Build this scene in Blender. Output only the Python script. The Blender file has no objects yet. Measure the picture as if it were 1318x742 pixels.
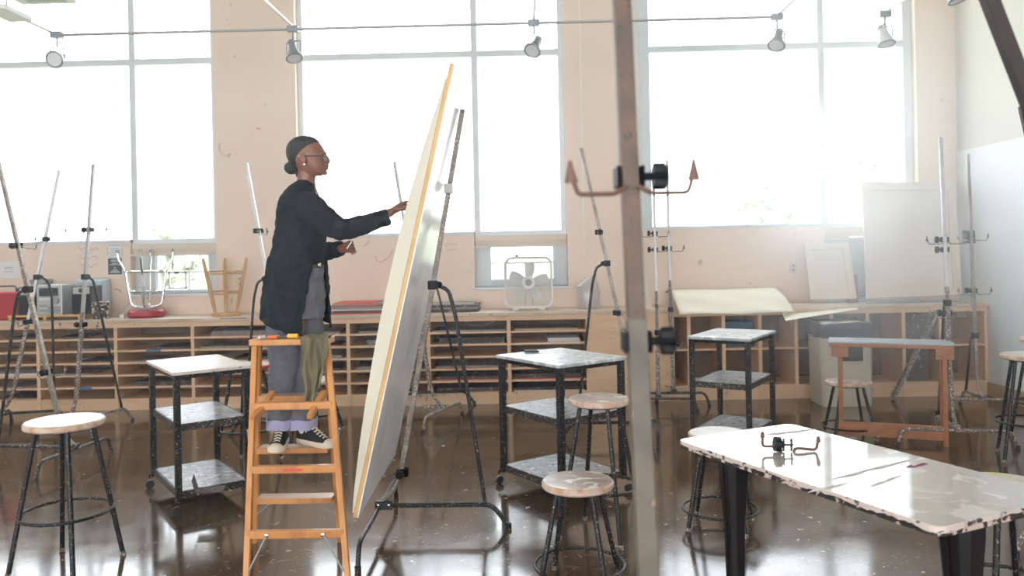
import bpy, math, random
from mathutils import Vector, Matrix, Quaternion
random.seed(7)
R = math.radians
col = bpy.context.scene.collection
scene = bpy.context.scene

# ------------------------------------------------------------------ camera, world, light
W_, H_ = 1318, 742
FPX, EYE, ROLL, YAW, HOR = 1050.0, 1.6, .0205, math.atan(18 / 1050), 320
sr, cr, sa, ca = math.sin(ROLL), math.cos(ROLL), math.sin(YAW), math.cos(YAW)
r0, fw, up0 = Vector((ca, sa, 0)), Vector((-sa, ca, 0)), Vector((0, 0, 1))
cam_d = bpy.data.cameras.new('camera'); cam = bpy.data.objects.new('camera', cam_d); col.objects.link(cam)
Rc, Uc = cr * r0 - sr * up0, sr * r0 + cr * up0
M = Matrix.Identity(4)
for i in range(3):
    M[i][0], M[i][1], M[i][2] = Rc[i], Uc[i], -fw[i]
M[2][3] = EYE
cam.matrix_world = M
cam_d.sensor_width = 36; cam_d.lens = FPX / W_ * 36; cam_d.shift_y = -(H_ / 2 - HOR) / W_
cam_d.dof.use_dof = True; cam_d.dof.focus_distance = 4.6; cam_d.dof.aperture_fstop = 2.8
scene.camera = cam
scene.view_settings.view_transform = 'Standard'; scene.view_settings.look = 'None'
scene.view_settings.exposure = -.60; scene.view_settings.gamma = 1.0
scene.view_settings.use_curve_mapping = False
scene.cycles.use_denoising = True
scene.cycles.max_bounces = 10; scene.cycles.diffuse_bounces = 5; scene.cycles.glossy_bounces = 4
scene.cycles.transparent_max_bounces = 16; scene.cycles.volume_bounces = 1
scene.cycles.sample_clamp_indirect = 6.0
scene.cycles.volume_step_rate = 2.0; scene.cycles.volume_max_steps = 128

SKY = 12.0
world = bpy.data.worlds.new('sky'); scene.world = world; world.use_nodes = True
wn = world.node_tree.nodes; wl = world.node_tree.links
bg = wn['Background']
tc = wn.new('ShaderNodeTexCoord'); sx = wn.new('ShaderNodeSeparateXYZ'); cr_ = wn.new('ShaderNodeValToRGB')
wl.new(tc.outputs['Generated'], sx.inputs[0]); wl.new(sx.outputs['Z'], cr_.inputs[0])
cr_.color_ramp.elements[0].position = 0.0; cr_.color_ramp.elements[0].color = (.94, .97, 1.0, 1)
cr_.color_ramp.elements[1].position = .6; cr_.color_ramp.elements[1].color = (.84, .92, 1.0, 1)
wl.new(cr_.outputs[0], bg.inputs[0]); bg.inputs[1].default_value = SKY

# ------------------------------------------------------------------ pixel helpers (a ray of the photograph met with a plane of the room)
def ray(px, py):
    u, v = px - 659, HOR - py
    x = u * cr + v * sr; z = -u * sr + v * cr
    return Vector((x * ca - FPX * sa, x * sa + FPX * ca, z))
def P(px, py, Y):
    d = ray(px, py); t = Y / d.y
    return Vector((d.x * t, Y, EYE + d.z * t))
def F(px, py, z=0.0):
    d = ray(px, py); t = (z - EYE) / d.z
    return Vector((d.x * t, d.y * t, z))

# ------------------------------------------------------------------ materials
def mat(name, color, rough=.6, metal=0.0, speck=None, speck_scale=60, speck_amt=.35, noise=.0, noise_scale=6, bump=0.0,
        bump_scale=40, color2=None, coat=0.0, wave=None, spec=.5, speck2=None, trans=0.0, alpha=None):
    m = bpy.data.materials.new(name); m.use_nodes = True
    n, l = m.node_tree.nodes, m.node_tree.links
    b = n['Principled BSDF']
    b.inputs['Roughness'].default_value = rough; b.inputs['Metallic'].default_value = metal
    b.inputs['Coat Weight'].default_value = coat; b.inputs['Specular IOR Level'].default_value = spec
    c4 = (*color, 1)
    b.inputs['Base Color'].default_value = c4
    t = n.new('ShaderNodeTexCoord')
    out = None
    def mix(a, bcol, fac):
        x = n.new('ShaderNodeMix'); x.data_type = 'RGBA'
        if a is None: x.inputs[6].default_value = c4
        else: l.new(a, x.inputs[6])
        x.inputs[7].default_value = (*bcol, 1); l.new(fac, x.inputs[0])
        return x.outputs[2]
    def ramp(src, p0, p1):
        r_ = n.new('ShaderNodeMapRange'); r_.inputs[1].default_value = p0; r_.inputs[2].default_value = p1
        l.new(src, r_.inputs[0]); return r_.outputs[0]
    def nz(scale, detail=3, dist=0.0, vec=None):
        x = n.new('ShaderNodeTexNoise'); x.inputs['Scale'].default_value = scale; x.inputs['Detail'].default_value = detail
        x.inputs['Distortion'].default_value = dist
        l.new(vec or t.outputs['Object'], x.inputs['Vector']); return x.outputs[0]
    if color2 is not None:
        out = mix(out, color2, ramp(nz(noise_scale, 5, .4), .35, .68))
    if wave is not None:   # wood grain: (axis scale vector, colour)
        mp = n.new('ShaderNodeMapping'); mp.inputs['Scale'].default_value = wave[0]
        l.new(t.outputs['Object'], mp.inputs['Vector'])
        out = mix(out, wave[1], ramp(nz(5, 6, 1.0, mp.outputs[0]), .42, .66))
    if speck is not None:
        out = mix(out, speck, ramp(nz(speck_scale, 4, .6), .62 - .1 * speck_amt, .66 - .1 * speck_amt))
    if speck2 is not None:
        out = mix(out, speck2, ramp(nz(speck_scale * .63, 3, 1.3), .69, .72))
    if out is not None: l.new(out, b.inputs['Base Color'])
    if noise:
        l.new(ramp(nz(noise_scale * 1.7, 4), 0, 1), (q := n.new('ShaderNodeMath')).inputs[0])
        q.operation = 'MULTIPLY_ADD'; q.inputs[1].default_value = noise; q.inputs[2].default_value = rough - noise / 2
        l.new(q.outputs[0], b.inputs['Roughness'])
    if bump:
        bp = n.new('ShaderNodeBump'); bp.inputs['Strength'].default_value = bump; bp.inputs['Distance'].default_value = .01
        l.new(nz(bump_scale, 4), bp.inputs['Height']); l.new(bp.outputs[0], b.inputs['Normal'])
    return m

BLACK = mat('black_enamel', (.009, .009, .011), .35, .0, spec=.3, speck=(.42, .36, .30), speck_scale=110, speck_amt=-.1, speck2=(.5, .2, .12))
BLACKH = mat('splattered_black_enamel', (.02, .018, .018), .45, speck=(.45, .38, .33), speck_scale=90, speck_amt=.3, speck2=(.5, .16, .14))
PLAINBLK = mat('plain_black', (.010, .010, .012), .5, spec=.25)
KNOB = mat('black_knob_plastic', (.008, .009, .011), .5, spec=.2)
ALU = mat('worn_aluminium', (.46, .45, .44), .42, .45, speck=(.30, .26, .22), speck_scale=70, speck_amt=.1)
STEELP = mat('painted_worn_steel', (.30, .26, .22), .45, .5, speck=(.5, .42, .36), speck_scale=80, speck_amt=.3, color2=(.16, .13, .11), noise_scale=9)
SPLAT = mat('paint_crusted_steel', (.13, .10, .09), .6, speck=(.55, .48, .42), speck_scale=75, speck_amt=.8, speck2=(.55, .10, .12))
RUST = mat('worn_brown_post', (.085, .06, .045), .6, 0, color2=(.15, .085, .06), noise_scale=14, speck=(.05, .04, .04), speck_scale=70, speck_amt=.0)
GREYPOST = mat('grey_green_post', (.10, .09, .07), .5, .0, color2=(.17, .14, .11), noise_scale=9, speck=(.36, .22, .17), speck_scale=22, speck_amt=-.2, spec=.3)
DARKMAST = mat('dark_brown_mast', (.035, .026, .02), .45, .0, spec=.3)
COPPER = mat('coppery_pad', (.15, .075, .055), .5, .3)
CHROME = mat('chrome', (.75, .75, .75), .12, 1.0)
WOODL = mat('ladder_wood', (.58, .25, .07), .38, wave=((1.5, 1.5, .5), (.42, .16, .04)), coat=.2)
WOODT = mat('ladder_tread_wood', (.42, .25, .15), .3, wave=((.6, 3, 3), (.52, .38, .30)), coat=.3)
WOODP = mat('pale_stool_wood', (.55, .33, .15), .5, wave=((2, 2, .5), (.46, .26, .11)))
WOODR = mat('red_brown_board', (.34, .13, .05), .45, wave=((.5, 2, 2), (.26, .09, .035)))
STRETCH = mat('stretcher_wood', (.68, .42, .17), .5, wave=((2, 2, .4), (.58, .34, .12)))
CAB = mat('cubby_wood', (.72, .48, .30), .5, wave=((.4, 2, 2), (.66, .43, .26)), speck=(.34, .23, .16), speck_scale=18, speck_amt=-.6)
CABIN = mat('shaded_cubby_inside', (.22, .14, .09), .7, color2=(.16, .10, .07), noise_scale=4)  # back panels: darker wood tone paints in the shade deep in the slots
TOPW = mat('counter_top_wood', (.62, .50, .40), .45, color2=(.52, .38, .27), noise_scale=3, speck=(.25, .2, .16), speck_scale=20, speck_amt=-.5)
SEATW = mat('white_painted_seat', (.80, .79, .78), .22, color2=(.70, .62, .55), noise_scale=7, speck=(.45, .2, .12), speck_scale=12, speck_amt=-.9)
SEATE = mat('chipped_seat_edge', (.62, .50, .42), .5, color2=(.45, .22, .10), noise_scale=16)
SEATB = mat('worn_brown_seat', (.46, .36, .30), .28, color2=(.26, .17, .12), noise_scale=9, speck=(.72, .68, .64), speck_scale=10, speck_amt=.6)
SEATY = mat('yellow_stained_seat', (.55, .52, .46), .3, color2=(.58, .50, .12), noise_scale=6, speck=(.2, .15, .1), speck_scale=18, speck_amt=-.2)
CARTT = mat('painted_cart_top', (.55, .57, .58), .3, color2=(.32, .33, .34), noise_scale=11, speck=(.75, .73, .70), speck_scale=9, speck_amt=.6, noise=.2)
CARTS = mat('painted_cart_shelf', (.34, .34, .36), .3, color2=(.16, .15, .15), noise_scale=14, speck=(.6, .56, .52), speck_scale=18, speck_amt=.2, noise=.2)
CARTW = mat('white_cart_top', (.72, .68, .65), .3, color2=(.60, .50, .43), noise_scale=9, speck=(.3, .22, .18), speck_scale=30, speck_amt=-.3)
TABT = mat('glossy_white_table_top', (.50, .44, .39), .09, color2=(.44, .38, .33), noise_scale=5, speck=(.66, .62, .58), speck_scale=7, speck_amt=.5, coat=.5, noise=.10)
TABE = mat('chipped_table_edge', (.025, .02, .02), .6, speck=(.60, .46, .40), speck_scale=26, speck_amt=.9)
TABP = mat('pink_white_chipped_edge', (.66, .53, .47), .5, color2=(.72, .62, .57), noise_scale=8, speck=(.05, .035, .03), speck_scale=26, speck_amt=.5)
DRIED = mat('dried_white_paint', (.66, .63, .60), .6)
TABL = mat('dark_table_leg', (.010, .008, .008), .4, spec=.3)
CLOTHC = mat('charcoal_knit', (.016, .022, .027), .9, spec=.1, bump=.25, bump_scale=260)
DENIM = mat('grey_denim', (.14, .145, .175), .8, color2=(.105, .108, .13), noise_scale=9, bump=.15, bump_scale=300)
DENIML = mat('lavender_denim', (.36, .34, .50), .8, bump=.15, bump_scale=300)
RAG = mat('olive_rag', (.22, .18, .105), .95, bump=.4, bump_scale=180, color2=(.17, .145, .085), noise_scale=8)
SKIN = mat('brown_skin', (.21, .085, .052), .42, bump=.08, bump_scale=200)
HAIR = mat('black_hair', (.014, .014, .018), .55, bump=.5, bump_scale=240)
SHOE = mat('black_canvas', (.015, .015, .018), .85)
RUBBER = mat('cream_rubber', (.70, .60, .47), .55)
LACE = mat('cream_laces', (.72, .66, .56), .8)
CREAM = mat('cream_paper', (.80, .74, .62), .7, color2=(.76, .69, .57), noise_scale=3)
CANVF = mat('cream_canvas', (.68, .63, .50), .75, bump=.1, bump_scale=200)
CANVB = mat('grey_white_primed_back', (.90, .90, .90), .2, color2=(.82, .83, .84), noise_scale=2.5, noise=.2)
CANVR = mat('raw_canvas_back', (.72, .64, .55), .8, color2=(.68, .59, .49), noise_scale=3, bump=.1, bump_scale=120)
STRP = mat('pale_stretcher_bar', (.74, .64, .52), .6, wave=((1, 1, 1), (.68, .57, .45)))
WALL = mat('beige_wall_paint', (.81, .65, .545), .55, color2=(.77, .61, .505), noise_scale=1.2, speck=(.55, .42, .34), speck_scale=5, speck_amt=-1.0, bump=.06, bump_scale=60)
WALLR = mat('cream_wall_paint', (.62, .585, .535), .6)
WALLP = mat('white_pinup_panel', (.74, .77, .80), .5, color2=(.70, .73, .77), noise_scale=1.5)
CEIL = mat('ceiling_paint', (.75, .74, .72), .8)
FRAME = mat('grey_white_window_frame', (.66, .69, .72), .4)
VALANCE = mat('beige_valance', (.66, .56, .47), .5)
BLIND = mat('grey_blind', (.42, .45, .47), .5)
BASEB = mat('tan_baseboard', (.42, .30, .20), .5)
RED = mat('red_paint', (.42, .02, .03), .3)
REDV = mat('red_vinyl', (.36, .015, .03), .3)
REDE = mat('red_edging', (.62, .06, .04), .5)
ORANGE = mat('orange_pastel', (.80, .20, .05), .6)
YELLOW = mat('yellow_pastel', (.85, .50, .05), .6)
WHITEP = mat('white_plastic', (.74, .72, .70), .4)
GREYP = mat('grey_plastic', (.30, .31, .32), .4)
SILVER = mat('silver_plastic', (.50, .51, .50), .35, .4)
DARKP = mat('dark_plastic', (.02, .022, .028), .45)
SCREEN = mat('dark_display', (.03, .05, .055), .15)
BLUEG = mat('pale_blue_plastic', (.48, .57, .62), .45)
PAPER = mat('white_paper', (.78, .77, .76), .8)
PAPERG = mat('grey_paper', (.36, .33, .31), .8, color2=(.24, .21, .20), noise_scale=30)
PAPERD = mat('dark_board', (.10, .085, .08), .8, speck=(.35, .3, .27), speck_scale=22, speck_amt=.2)
BLUETAPE = mat('blue_tape', (.06, .15, .30), .6)
SIGND = mat('charcoal_sign', (.055, .06, .075), .6)
INK = mat('grey_ink', (.10, .08, .08), .8)
INKR = mat('faded_red_ink', (.48, .30, .27), .8)
BIN = mat('tan_bin', (.50, .43, .34), .6, speck=(.62, .52, .10), speck_scale=5, speck_amt=-.9)
BAG = mat('black_bin_bag', (.012, .015, .02), .3, bump=.8, bump_scale=18)
SLATE = mat('grey_slab', (.38, .42, .46), .25, color2=(.30, .34, .38), noise_scale=4, speck=(.62, .64, .66), speck_scale=7, speck_amt=-.2)
LAMPG = mat('grey_lamp_metal', (.30, .33, .36), .4, .6)
LAMPW = mat('white_lamp_metal', (.72, .72, .72), .4)
LENS = mat('lamp_lens', (.75, .76, .76), .12)
CONDUIT = mat('conduit_metal', (.52, .50, .50), .35, .7)
GRASS = mat('grass', (.38, .42, .26), .9, color2=(.48, .50, .34), noise_scale=.8)
LEAF = mat('overexposed_tree_leaves', (.42, .45, .35), .8, color2=(.54, .55, .44), noise_scale=1.5)  # leaf colours lightened to imitate foliage washed out by overexposure
BARK = mat('bark', (.14, .10, .07), .9)
STONE = mat('tower_stone', (.36, .35, .36), .8)
TOWERW = mat('tower_window', (.45, .45, .48), .4)

def glassy(name, color, mixf, rough=.02, gloss=(1, 1, 1)):
    m = bpy.data.materials.new(name); m.use_nodes = True
    n, l = m.node_tree.nodes, m.node_tree.links
    n.remove(n['Principled BSDF']); o = n['Material Output']
    t = n.new('ShaderNodeBsdfTransparent'); t.inputs[0].default_value = (*color, 1)
    g = n.new('ShaderNodeBsdfGlossy'); g.inputs['Roughness'].default_value = rough
    x = n.new('ShaderNodeMixShader'); x.inputs[0].default_value = mixf
    l.new(t.outputs[0], x.inputs[1]); l.new(g.outputs[0], x.inputs[2]); l.new(x.outputs[0], o.inputs[0])
    return m
GLASS = glassy('window_glass', (.97, .98, .98), .06)
SPECS = glassy('spectacle_glass', (.92, .92, .92), .25, .1)
def plasticfilm():
    m = glassy('clear_plastic_film', (.85, .85, .86), .25, .25)
    n, l = m.node_tree.nodes, m.node_tree.links
    o = n['Material Output']; src = o.inputs[0].links[0].from_socket
    d = n.new('ShaderNodeBsdfTranslucent'); d.inputs[0].default_value = (.8, .79, .78, 1)
    x = n.new('ShaderNodeMixShader'); x.inputs[0].default_value = .45
    l.new(src, x.inputs[1]); l.new(d.outputs[0], x.inputs[2]); l.new(x.outputs[0], o.inputs[0])
    return m
FILM = plasticfilm()

def floor_mat():
    m = bpy.data.materials.new('polished_brown_concrete'); m.use_nodes = True
    n, l = m.node_tree.nodes, m.node_tree.links; b = n['Principled BSDF']
    t = n.new('ShaderNodeTexCoord')
    def nz(sc, det=4, dist=.5):
        x = n.new('ShaderNodeTexNoise'); x.inputs['Scale'].default_value = sc; x.inputs['Detail'].default_value = det
        x.inputs['Distortion'].default_value = dist; l.new(t.outputs['Object'], x.inputs['Vector']); return x.outputs[0]
    def rng(s, a, b_, c=0, d=1):
        r_ = n.new('ShaderNodeMapRange')
        for i, v in enumerate((a, b_, c, d)): r_.inputs[i + 1].default_value = v
        l.new(s, r_.inputs[0]); return r_.outputs[0]
    def mx(a, c, f):
        x = n.new('ShaderNodeMix'); x.data_type = 'RGBA'; l.new(f, x.inputs[0])
        if isinstance(a, tuple): x.inputs[6].default_value = (*a, 1)
        else: l.new(a, x.inputs[6])
        x.inputs[7].default_value = (*c, 1); return x.outputs[2]
    c = mx((.062, .036, .019), (.105, .062, .034), rng(nz(1.1, 6), .35, .7))
    c = mx(c, (.038, .022, .012), rng(nz(3.1, 6, 1.5), .52, .75))
    c = mx(c, (.17, .12, .08), rng(nz(6.5, 8, 2.5), .56, .72))
    c = mx(c, (.50, .46, .42), rng(nz(15, 3, .2), .70, .715))
    c = mx(c, (.32, .28, .25), rng(nz(38, 3, .2), .68, .70))
    l.new(c, b.inputs['Base Color'])
    l.new(rng(nz(2.3, 6, 1.2), .3, .75, .07, .20), b.inputs['Roughness'])
    b.inputs['Coat Weight'].default_value = .35; b.inputs['Coat Roughness'].default_value = .12
    bp = n.new('ShaderNodeBump'); bp.inputs['Strength'].default_value = .10; bp.inputs['Distance'].default_value = .01
    l.new(nz(2.0, 3, .2), bp.inputs['Height']); l.new(bp.outputs[0], b.inputs['Normal'])
    return m
FLOORM = floor_mat()

# ------------------------------------------------------------------ mesh builders
class MB:
    def __init__(s): s.v, s.f, s.m = [], [], []
    def add(s, vs, fs, mi=0):
        k = len(s.v); s.v += [tuple(v) for v in vs]; s.f += [tuple(i + k for i in f) for f in fs]; s.m += [mi] * len(fs); return s
    def box(s, c, d, rot=None, mi=0):
        hx, hy, hz = d[0] / 2, d[1] / 2, d[2] / 2
        vs = [Vector((x, y, z)) for z in (-hz, hz) for x, y in ((-hx, -hy), (hx, -hy), (hx, hy), (-hx, hy))]
        if rot is not None: vs = [rot @ v for v in vs]
        c = Vector(c)
        return s.add([v + c for v in vs], [(0, 3, 2, 1), (4, 5, 6, 7), (0, 1, 5, 4), (1, 2, 6, 5), (2, 3, 7, 6), (3, 0, 4, 7)], mi)
    def span(s, a, b, mi=0):
        a, b = Vector(a), Vector(b)
        return s.box((a + b) / 2, (abs(b.x - a.x), abs(b.y - a.y), abs(b.z - a.z)), None, mi)
    def loft(s, rings, cap=True, mi=0, closed=False):
        n = len(rings[0]); vs = [p for r_ in rings for p in r_]; fs = []
        for i in range(len(rings) - 1 + (1 if closed else 0)):
            a, b = i * n, ((i + 1) % len(rings)) * n
            for j in range(n):
                k = (j + 1) % n; fs.append((a + j, a + k, b + k, b + j))
        if cap and not closed:
            fs.append(tuple(range(n - 1, -1, -1))); a = (len(rings) - 1) * n; fs.append(tuple(range(a, a + n)))
        return s.add(vs, fs, mi)
    def tube(s, pts, r, n=10, square=False, closed=False, up=None, mi=0, flat=1.0, cap=True):
        pts = [Vector(p) for p in pts]; rs = r if isinstance(r, (list, tuple)) else [r] * len(pts)
        rings = []; N = len(pts); u = None
        for i, p in enumerate(pts):
            if closed: t = pts[(i + 1) % N] - pts[i - 1]
            else: t = (pts[min(i + 1, N - 1)] - p).normalized() * (1 if i < N - 1 else 0) + (p - pts[max(i - 1, 0)]).normalized() * (1 if i > 0 else 0)
            t.normalize()
            if u is None:
                ref = Vector(up) if up is not None else (Vector((0, 0, 1)) if abs(t.z) < .9 else Vector((1, 0, 0)))
                u = (ref - t * ref.dot(t)).normalized()
            else: u = (u - t * u.dot(t)).normalized()
            w = t.cross(u)
            if square:
                k = rs[i]; rings.append([p + u * a * k + w * b * k * flat for a, b in ((1, 1), (-1, 1), (-1, -1), (1, -1))])
            else:
                rings.append([p + (u * math.cos(2 * math.pi * j / n) + w * flat * math.sin(2 * math.pi * j / n)) * rs[i] for j in range(n)])
        return s.loft(rings, cap, mi, closed)
    def ell(s, c, rad, rot=None, nu=16, nv=10, mi=0):
        c = Vector(c); rings = []
        for i in range(1, nv):
            th = math.pi * i / nv
            ring = [Vector((rad[0] * math.sin(th) * math.cos(2 * math.pi * j / nu), rad[1] * math.sin(th) * math.sin(2 * math.pi * j / nu), -rad[2] * math.cos(th))) for j in range(nu)]
            if rot is not None: ring = [rot @ p for p in ring]
            rings.append([p + c for p in ring])
        k = len(s.v); s.loft(rings, False, mi)
        b, t = Vector((0, 0, -rad[2])), Vector((0, 0, rad[2]))
        if rot is not None: b, t = rot @ b, rot @ t
        s.v += [tuple(b + c), tuple(t + c)]; kb, kt = len(s.v) - 2, len(s.v) - 1
        last = k + (nv - 2) * nu
        for j in range(nu):
            s.f.append((kb, k + (j + 1) % nu, k + j)); s.m.append(mi)
            s.f.append((kt, last + j, last + (j + 1) % nu)); s.m.append(mi)
        return s
    def disc(s, c, r, z0, z1, n=40, bev=.0, mi=0, ry=None, mi_top=None):
        prof = [(r - bev, z0), (r, z0 + bev), (r, z1 - bev), (r - bev, z1)] if bev else [(r, z0), (r, z1)]
        rings = [[(c[0] + a * math.cos(2 * math.pi * j / n), c[1] + a * (ry or r) / r * math.sin(2 * math.pi * j / n), z) for j in range(n)] for a, z in prof]
        s.loft(rings, True, mi)
        if mi_top is not None: s.m[-1] = mi_top
        return s
    def ring(s, c, R_, r, n=40, m=8, mi=0, normal=None):
        q = Vector((0, 0, 1)).rotation_difference(Vector(normal)) if normal is not None else Quaternion()
        return s.tube([Vector(c) + q @ Vector((R_ * math.cos(2 * math.pi * j / n), R_ * math.sin(2 * math.pi * j / n), 0)) for j in range(n)], r, m, closed=True, mi=mi)
    def prism(s, poly, ax, a, b, mi=0):
        # poly in two axes, extruded along axis ax from a to b
        def mk(p, t):
            q = list(p); q.insert(ax, t); return tuple(q)
        return s.loft([[mk(p, a) for p in poly], [mk(p, b) for p in poly]], True, mi)
    def build(s, name, material, parent=None, smooth=35, bevel=0.0, label=None):
        me = bpy.data.meshes.new(name); me.from_pydata(s.v, [], s.f)
        mats = material if isinstance(material, (list, tuple)) else [material]
        for m_ in mats: me.materials.append(m_)
        if len(mats) > 1: me.polygons.foreach_set('material_index', s.m)
        me.validate(); me.update()
        import bmesh
        bm = bmesh.new(); bm.from_mesh(me); bmesh.ops.recalc_face_normals(bm, faces=bm.faces); bm.to_mesh(me); bm.free()
        if smooth:
            me.polygons.foreach_set('use_smooth', [True] * len(me.polygons))
            me.set_sharp_from_angle(angle=R(smooth))
        o = bpy.data.objects.new(name, me); col.objects.link(o)
        if parent is not None:
            o.parent = parent; o.matrix_parent_inverse = (Matrix.Translation(world_loc(parent))).inverted()
        if bevel:
            bv = o.modifiers.new('edge', 'BEVEL'); bv.width = bevel; bv.segments = 2; bv.limit_method = 'ANGLE'; bv.angle_limit = R(40)
        if label: o['label'] = label
        return o

def world_loc(o):
    # a part under its thing's Empty undoes the Empty's shift; a sub-part sits on a part whose world matrix is already identity
    return o.location.copy() if o.type == 'EMPTY' else Vector((0, 0, 0))

def fillet(pts, r, k=5):
    pts = [Vector(p) for p in pts]; out = [pts[0]]
    for i in range(1, len(pts) - 1):
        a, b, c = pts[i - 1], pts[i], pts[i + 1]
        d1, d2 = (a - b), (c - b); q = min(r, d1.length * .45, d2.length * .45)
        p1, p2 = b + d1.normalized() * q, b + d2.normalized() * q
        for j in range(k + 1):
            t = j / k; out.append(p1.lerp(b, t).lerp(b.lerp(p2, t), t))
    out.append(pts[-1]); return out

def thing(name, label, cat, loc=(0, 0, 0), group=None):
    o = bpy.data.objects.new(name, None); col.objects.link(o); o.location = loc; o.empty_display_size = .1
    o['label'] = label; o['category'] = cat
    if group: o['group'] = group
    return o
def tag(o, label, cat, group=None, kind=None):
    o['label'] = label; o['category'] = cat
    if group: o['group'] = group
    if kind: o['kind'] = kind
    return o
def struct(mb, name, material, parent=None, **k):
    o = mb.build(name, material, parent, **k)
    if parent is None: o['kind'] = 'structure'
    return o
def sroot(name):
    o = bpy.data.objects.new(name, None); col.objects.link(o); o['kind'] = 'structure'; return o
def remesh(o, voxel=.006, smooth=3, fac=.5):
    m = o.modifiers.new('skin', 'REMESH'); m.mode = 'VOXEL'; m.voxel_size = voxel; m.use_smooth_shade = True
    if smooth:
        s = o.modifiers.new('soft', 'SMOOTH'); s.iterations = smooth; s.factor = fac
    return o

# ================================================================== the room
WY = 8.95          # face of the window wall
XR = 4.71          # face of the right-hand wall
XL, YB, ZC = -7.4, -4.2, 5.1
def X(px, py=150, Y=WY): return P(px, py, Y).x
def Z(px, py, Y=WY): return P(px, py, Y).z
struct(MB().span((XL - .3, YB - .3, -.2), (XR + .3, WY + .3, 0)), 'floor', FLOORM, smooth=0)
struct(MB().span((XL - .3, YB - .3, ZC), (XR + .3, WY + .3, ZC + .2)), 'ceiling', CEIL, smooth=0)
wr = MB(); wr.span((XR, YB - .3, 0), (XR + .25, WY + .3, ZC)); struct(wr, 'wall_right', WALLR, smooth=0)
zp = Z(1223, 196)
pn = MB()
for y0, y1 in ((WY - .004, 7.74), (7.732, 6.52), (6.512, 5.30), (5.292, 4.08), (4.072, 2.86), (2.852, 1.6)):
    pn.span((XR - .012, y1, .14), (XR, y0, zp))
o = struct(pn, 'trim_1', WALLP, smooth=0); o['label'] = 'white pin-up panelling along lower right wall'
struct(MB().span((XR - .03, 1.6, 0), (XR - .012, WY, .13)), 'baseboard_right', BASEB, smooth=0)
# left wall and wall behind the camera: tall openings added so sky light fills the interior
def holed(name, ax, at, th, u0, u1, holes, m):
    mb = MB(); us = sorted({u0, u1, *[h[0] for h in holes], *[h[1] for h in holes]})
    for a, b in zip(us, us[1:]):
        hs = [h for h in holes if h[0] <= a and h[1] >= b]
        segs = [(0, ZC)] if not hs else [(0, hs[0][2]), (hs[0][3], ZC)]
        for z0, z1 in segs:
            if z1 - z0 < .01: continue
            if ax == 'x': mb.span((at, a, z0), (at + th, b, z1))
            else: mb.span((a, at, z0), (b, at + th, z1))
    return struct(mb, name, m, smooth=0)
holed('wall_left', 'x', XL - .25, .25, YB, WY, [(-3.0, .6, .8, 3.4)], WALLR)
holed('wall_rear', 'y', YB - .25, .25, XL, XR, [(-6.4, -3.2, .5, 3.5), (-2.6, .6, .5, 3.5), (1.2, 4.2, .5, 3.5)], WALLR)

WINS = [  # xa, xb, z_sill, mullion px, notch x0, notch z0
    dict(xa=-6.9, xb=X(275), zs=Z(200, 308.2), mull=(170.0, 60), nx=X(168, 345), nz=Z(225, 378), glass=(204, 327, 270, 372)),
    dict(xa=X(381), xb=X(727), zs=Z(600, 298.2), mull=(609.8, 60), nx=X(611, 340), nz=Z(670, 369), glass=(632, 317, 712, 358)),
    dict(xa=X(809), xb=X(1180), zs=Z(1000, 288.6), mull=(1055.5, 60), nx=X(1062, 340), nz=Z(1130, 384), glass=(1085, 304, 1160, 365)),
]
ZTOP = 4.85
wb = MB(); T = WY + .28; x = XL - .25
for w in WINS:
    wb.span((x, WY, 0), (w['xa'], T, ZC))
    wb.span((w['xa'], WY, 0), (w['nx'], T, w['zs']))
    wb.span((w['nx'], WY, 0), (w['xb'], T, w['nz']))
    wb.span((w['xa'], WY, ZTOP), (w['xb'], T, ZC))
    x = w['xb']
wb.span((x, WY, 0), (XR + .25, T, ZC))
struct(wb, 'wall_back', WALL, smooth=0)
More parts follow.
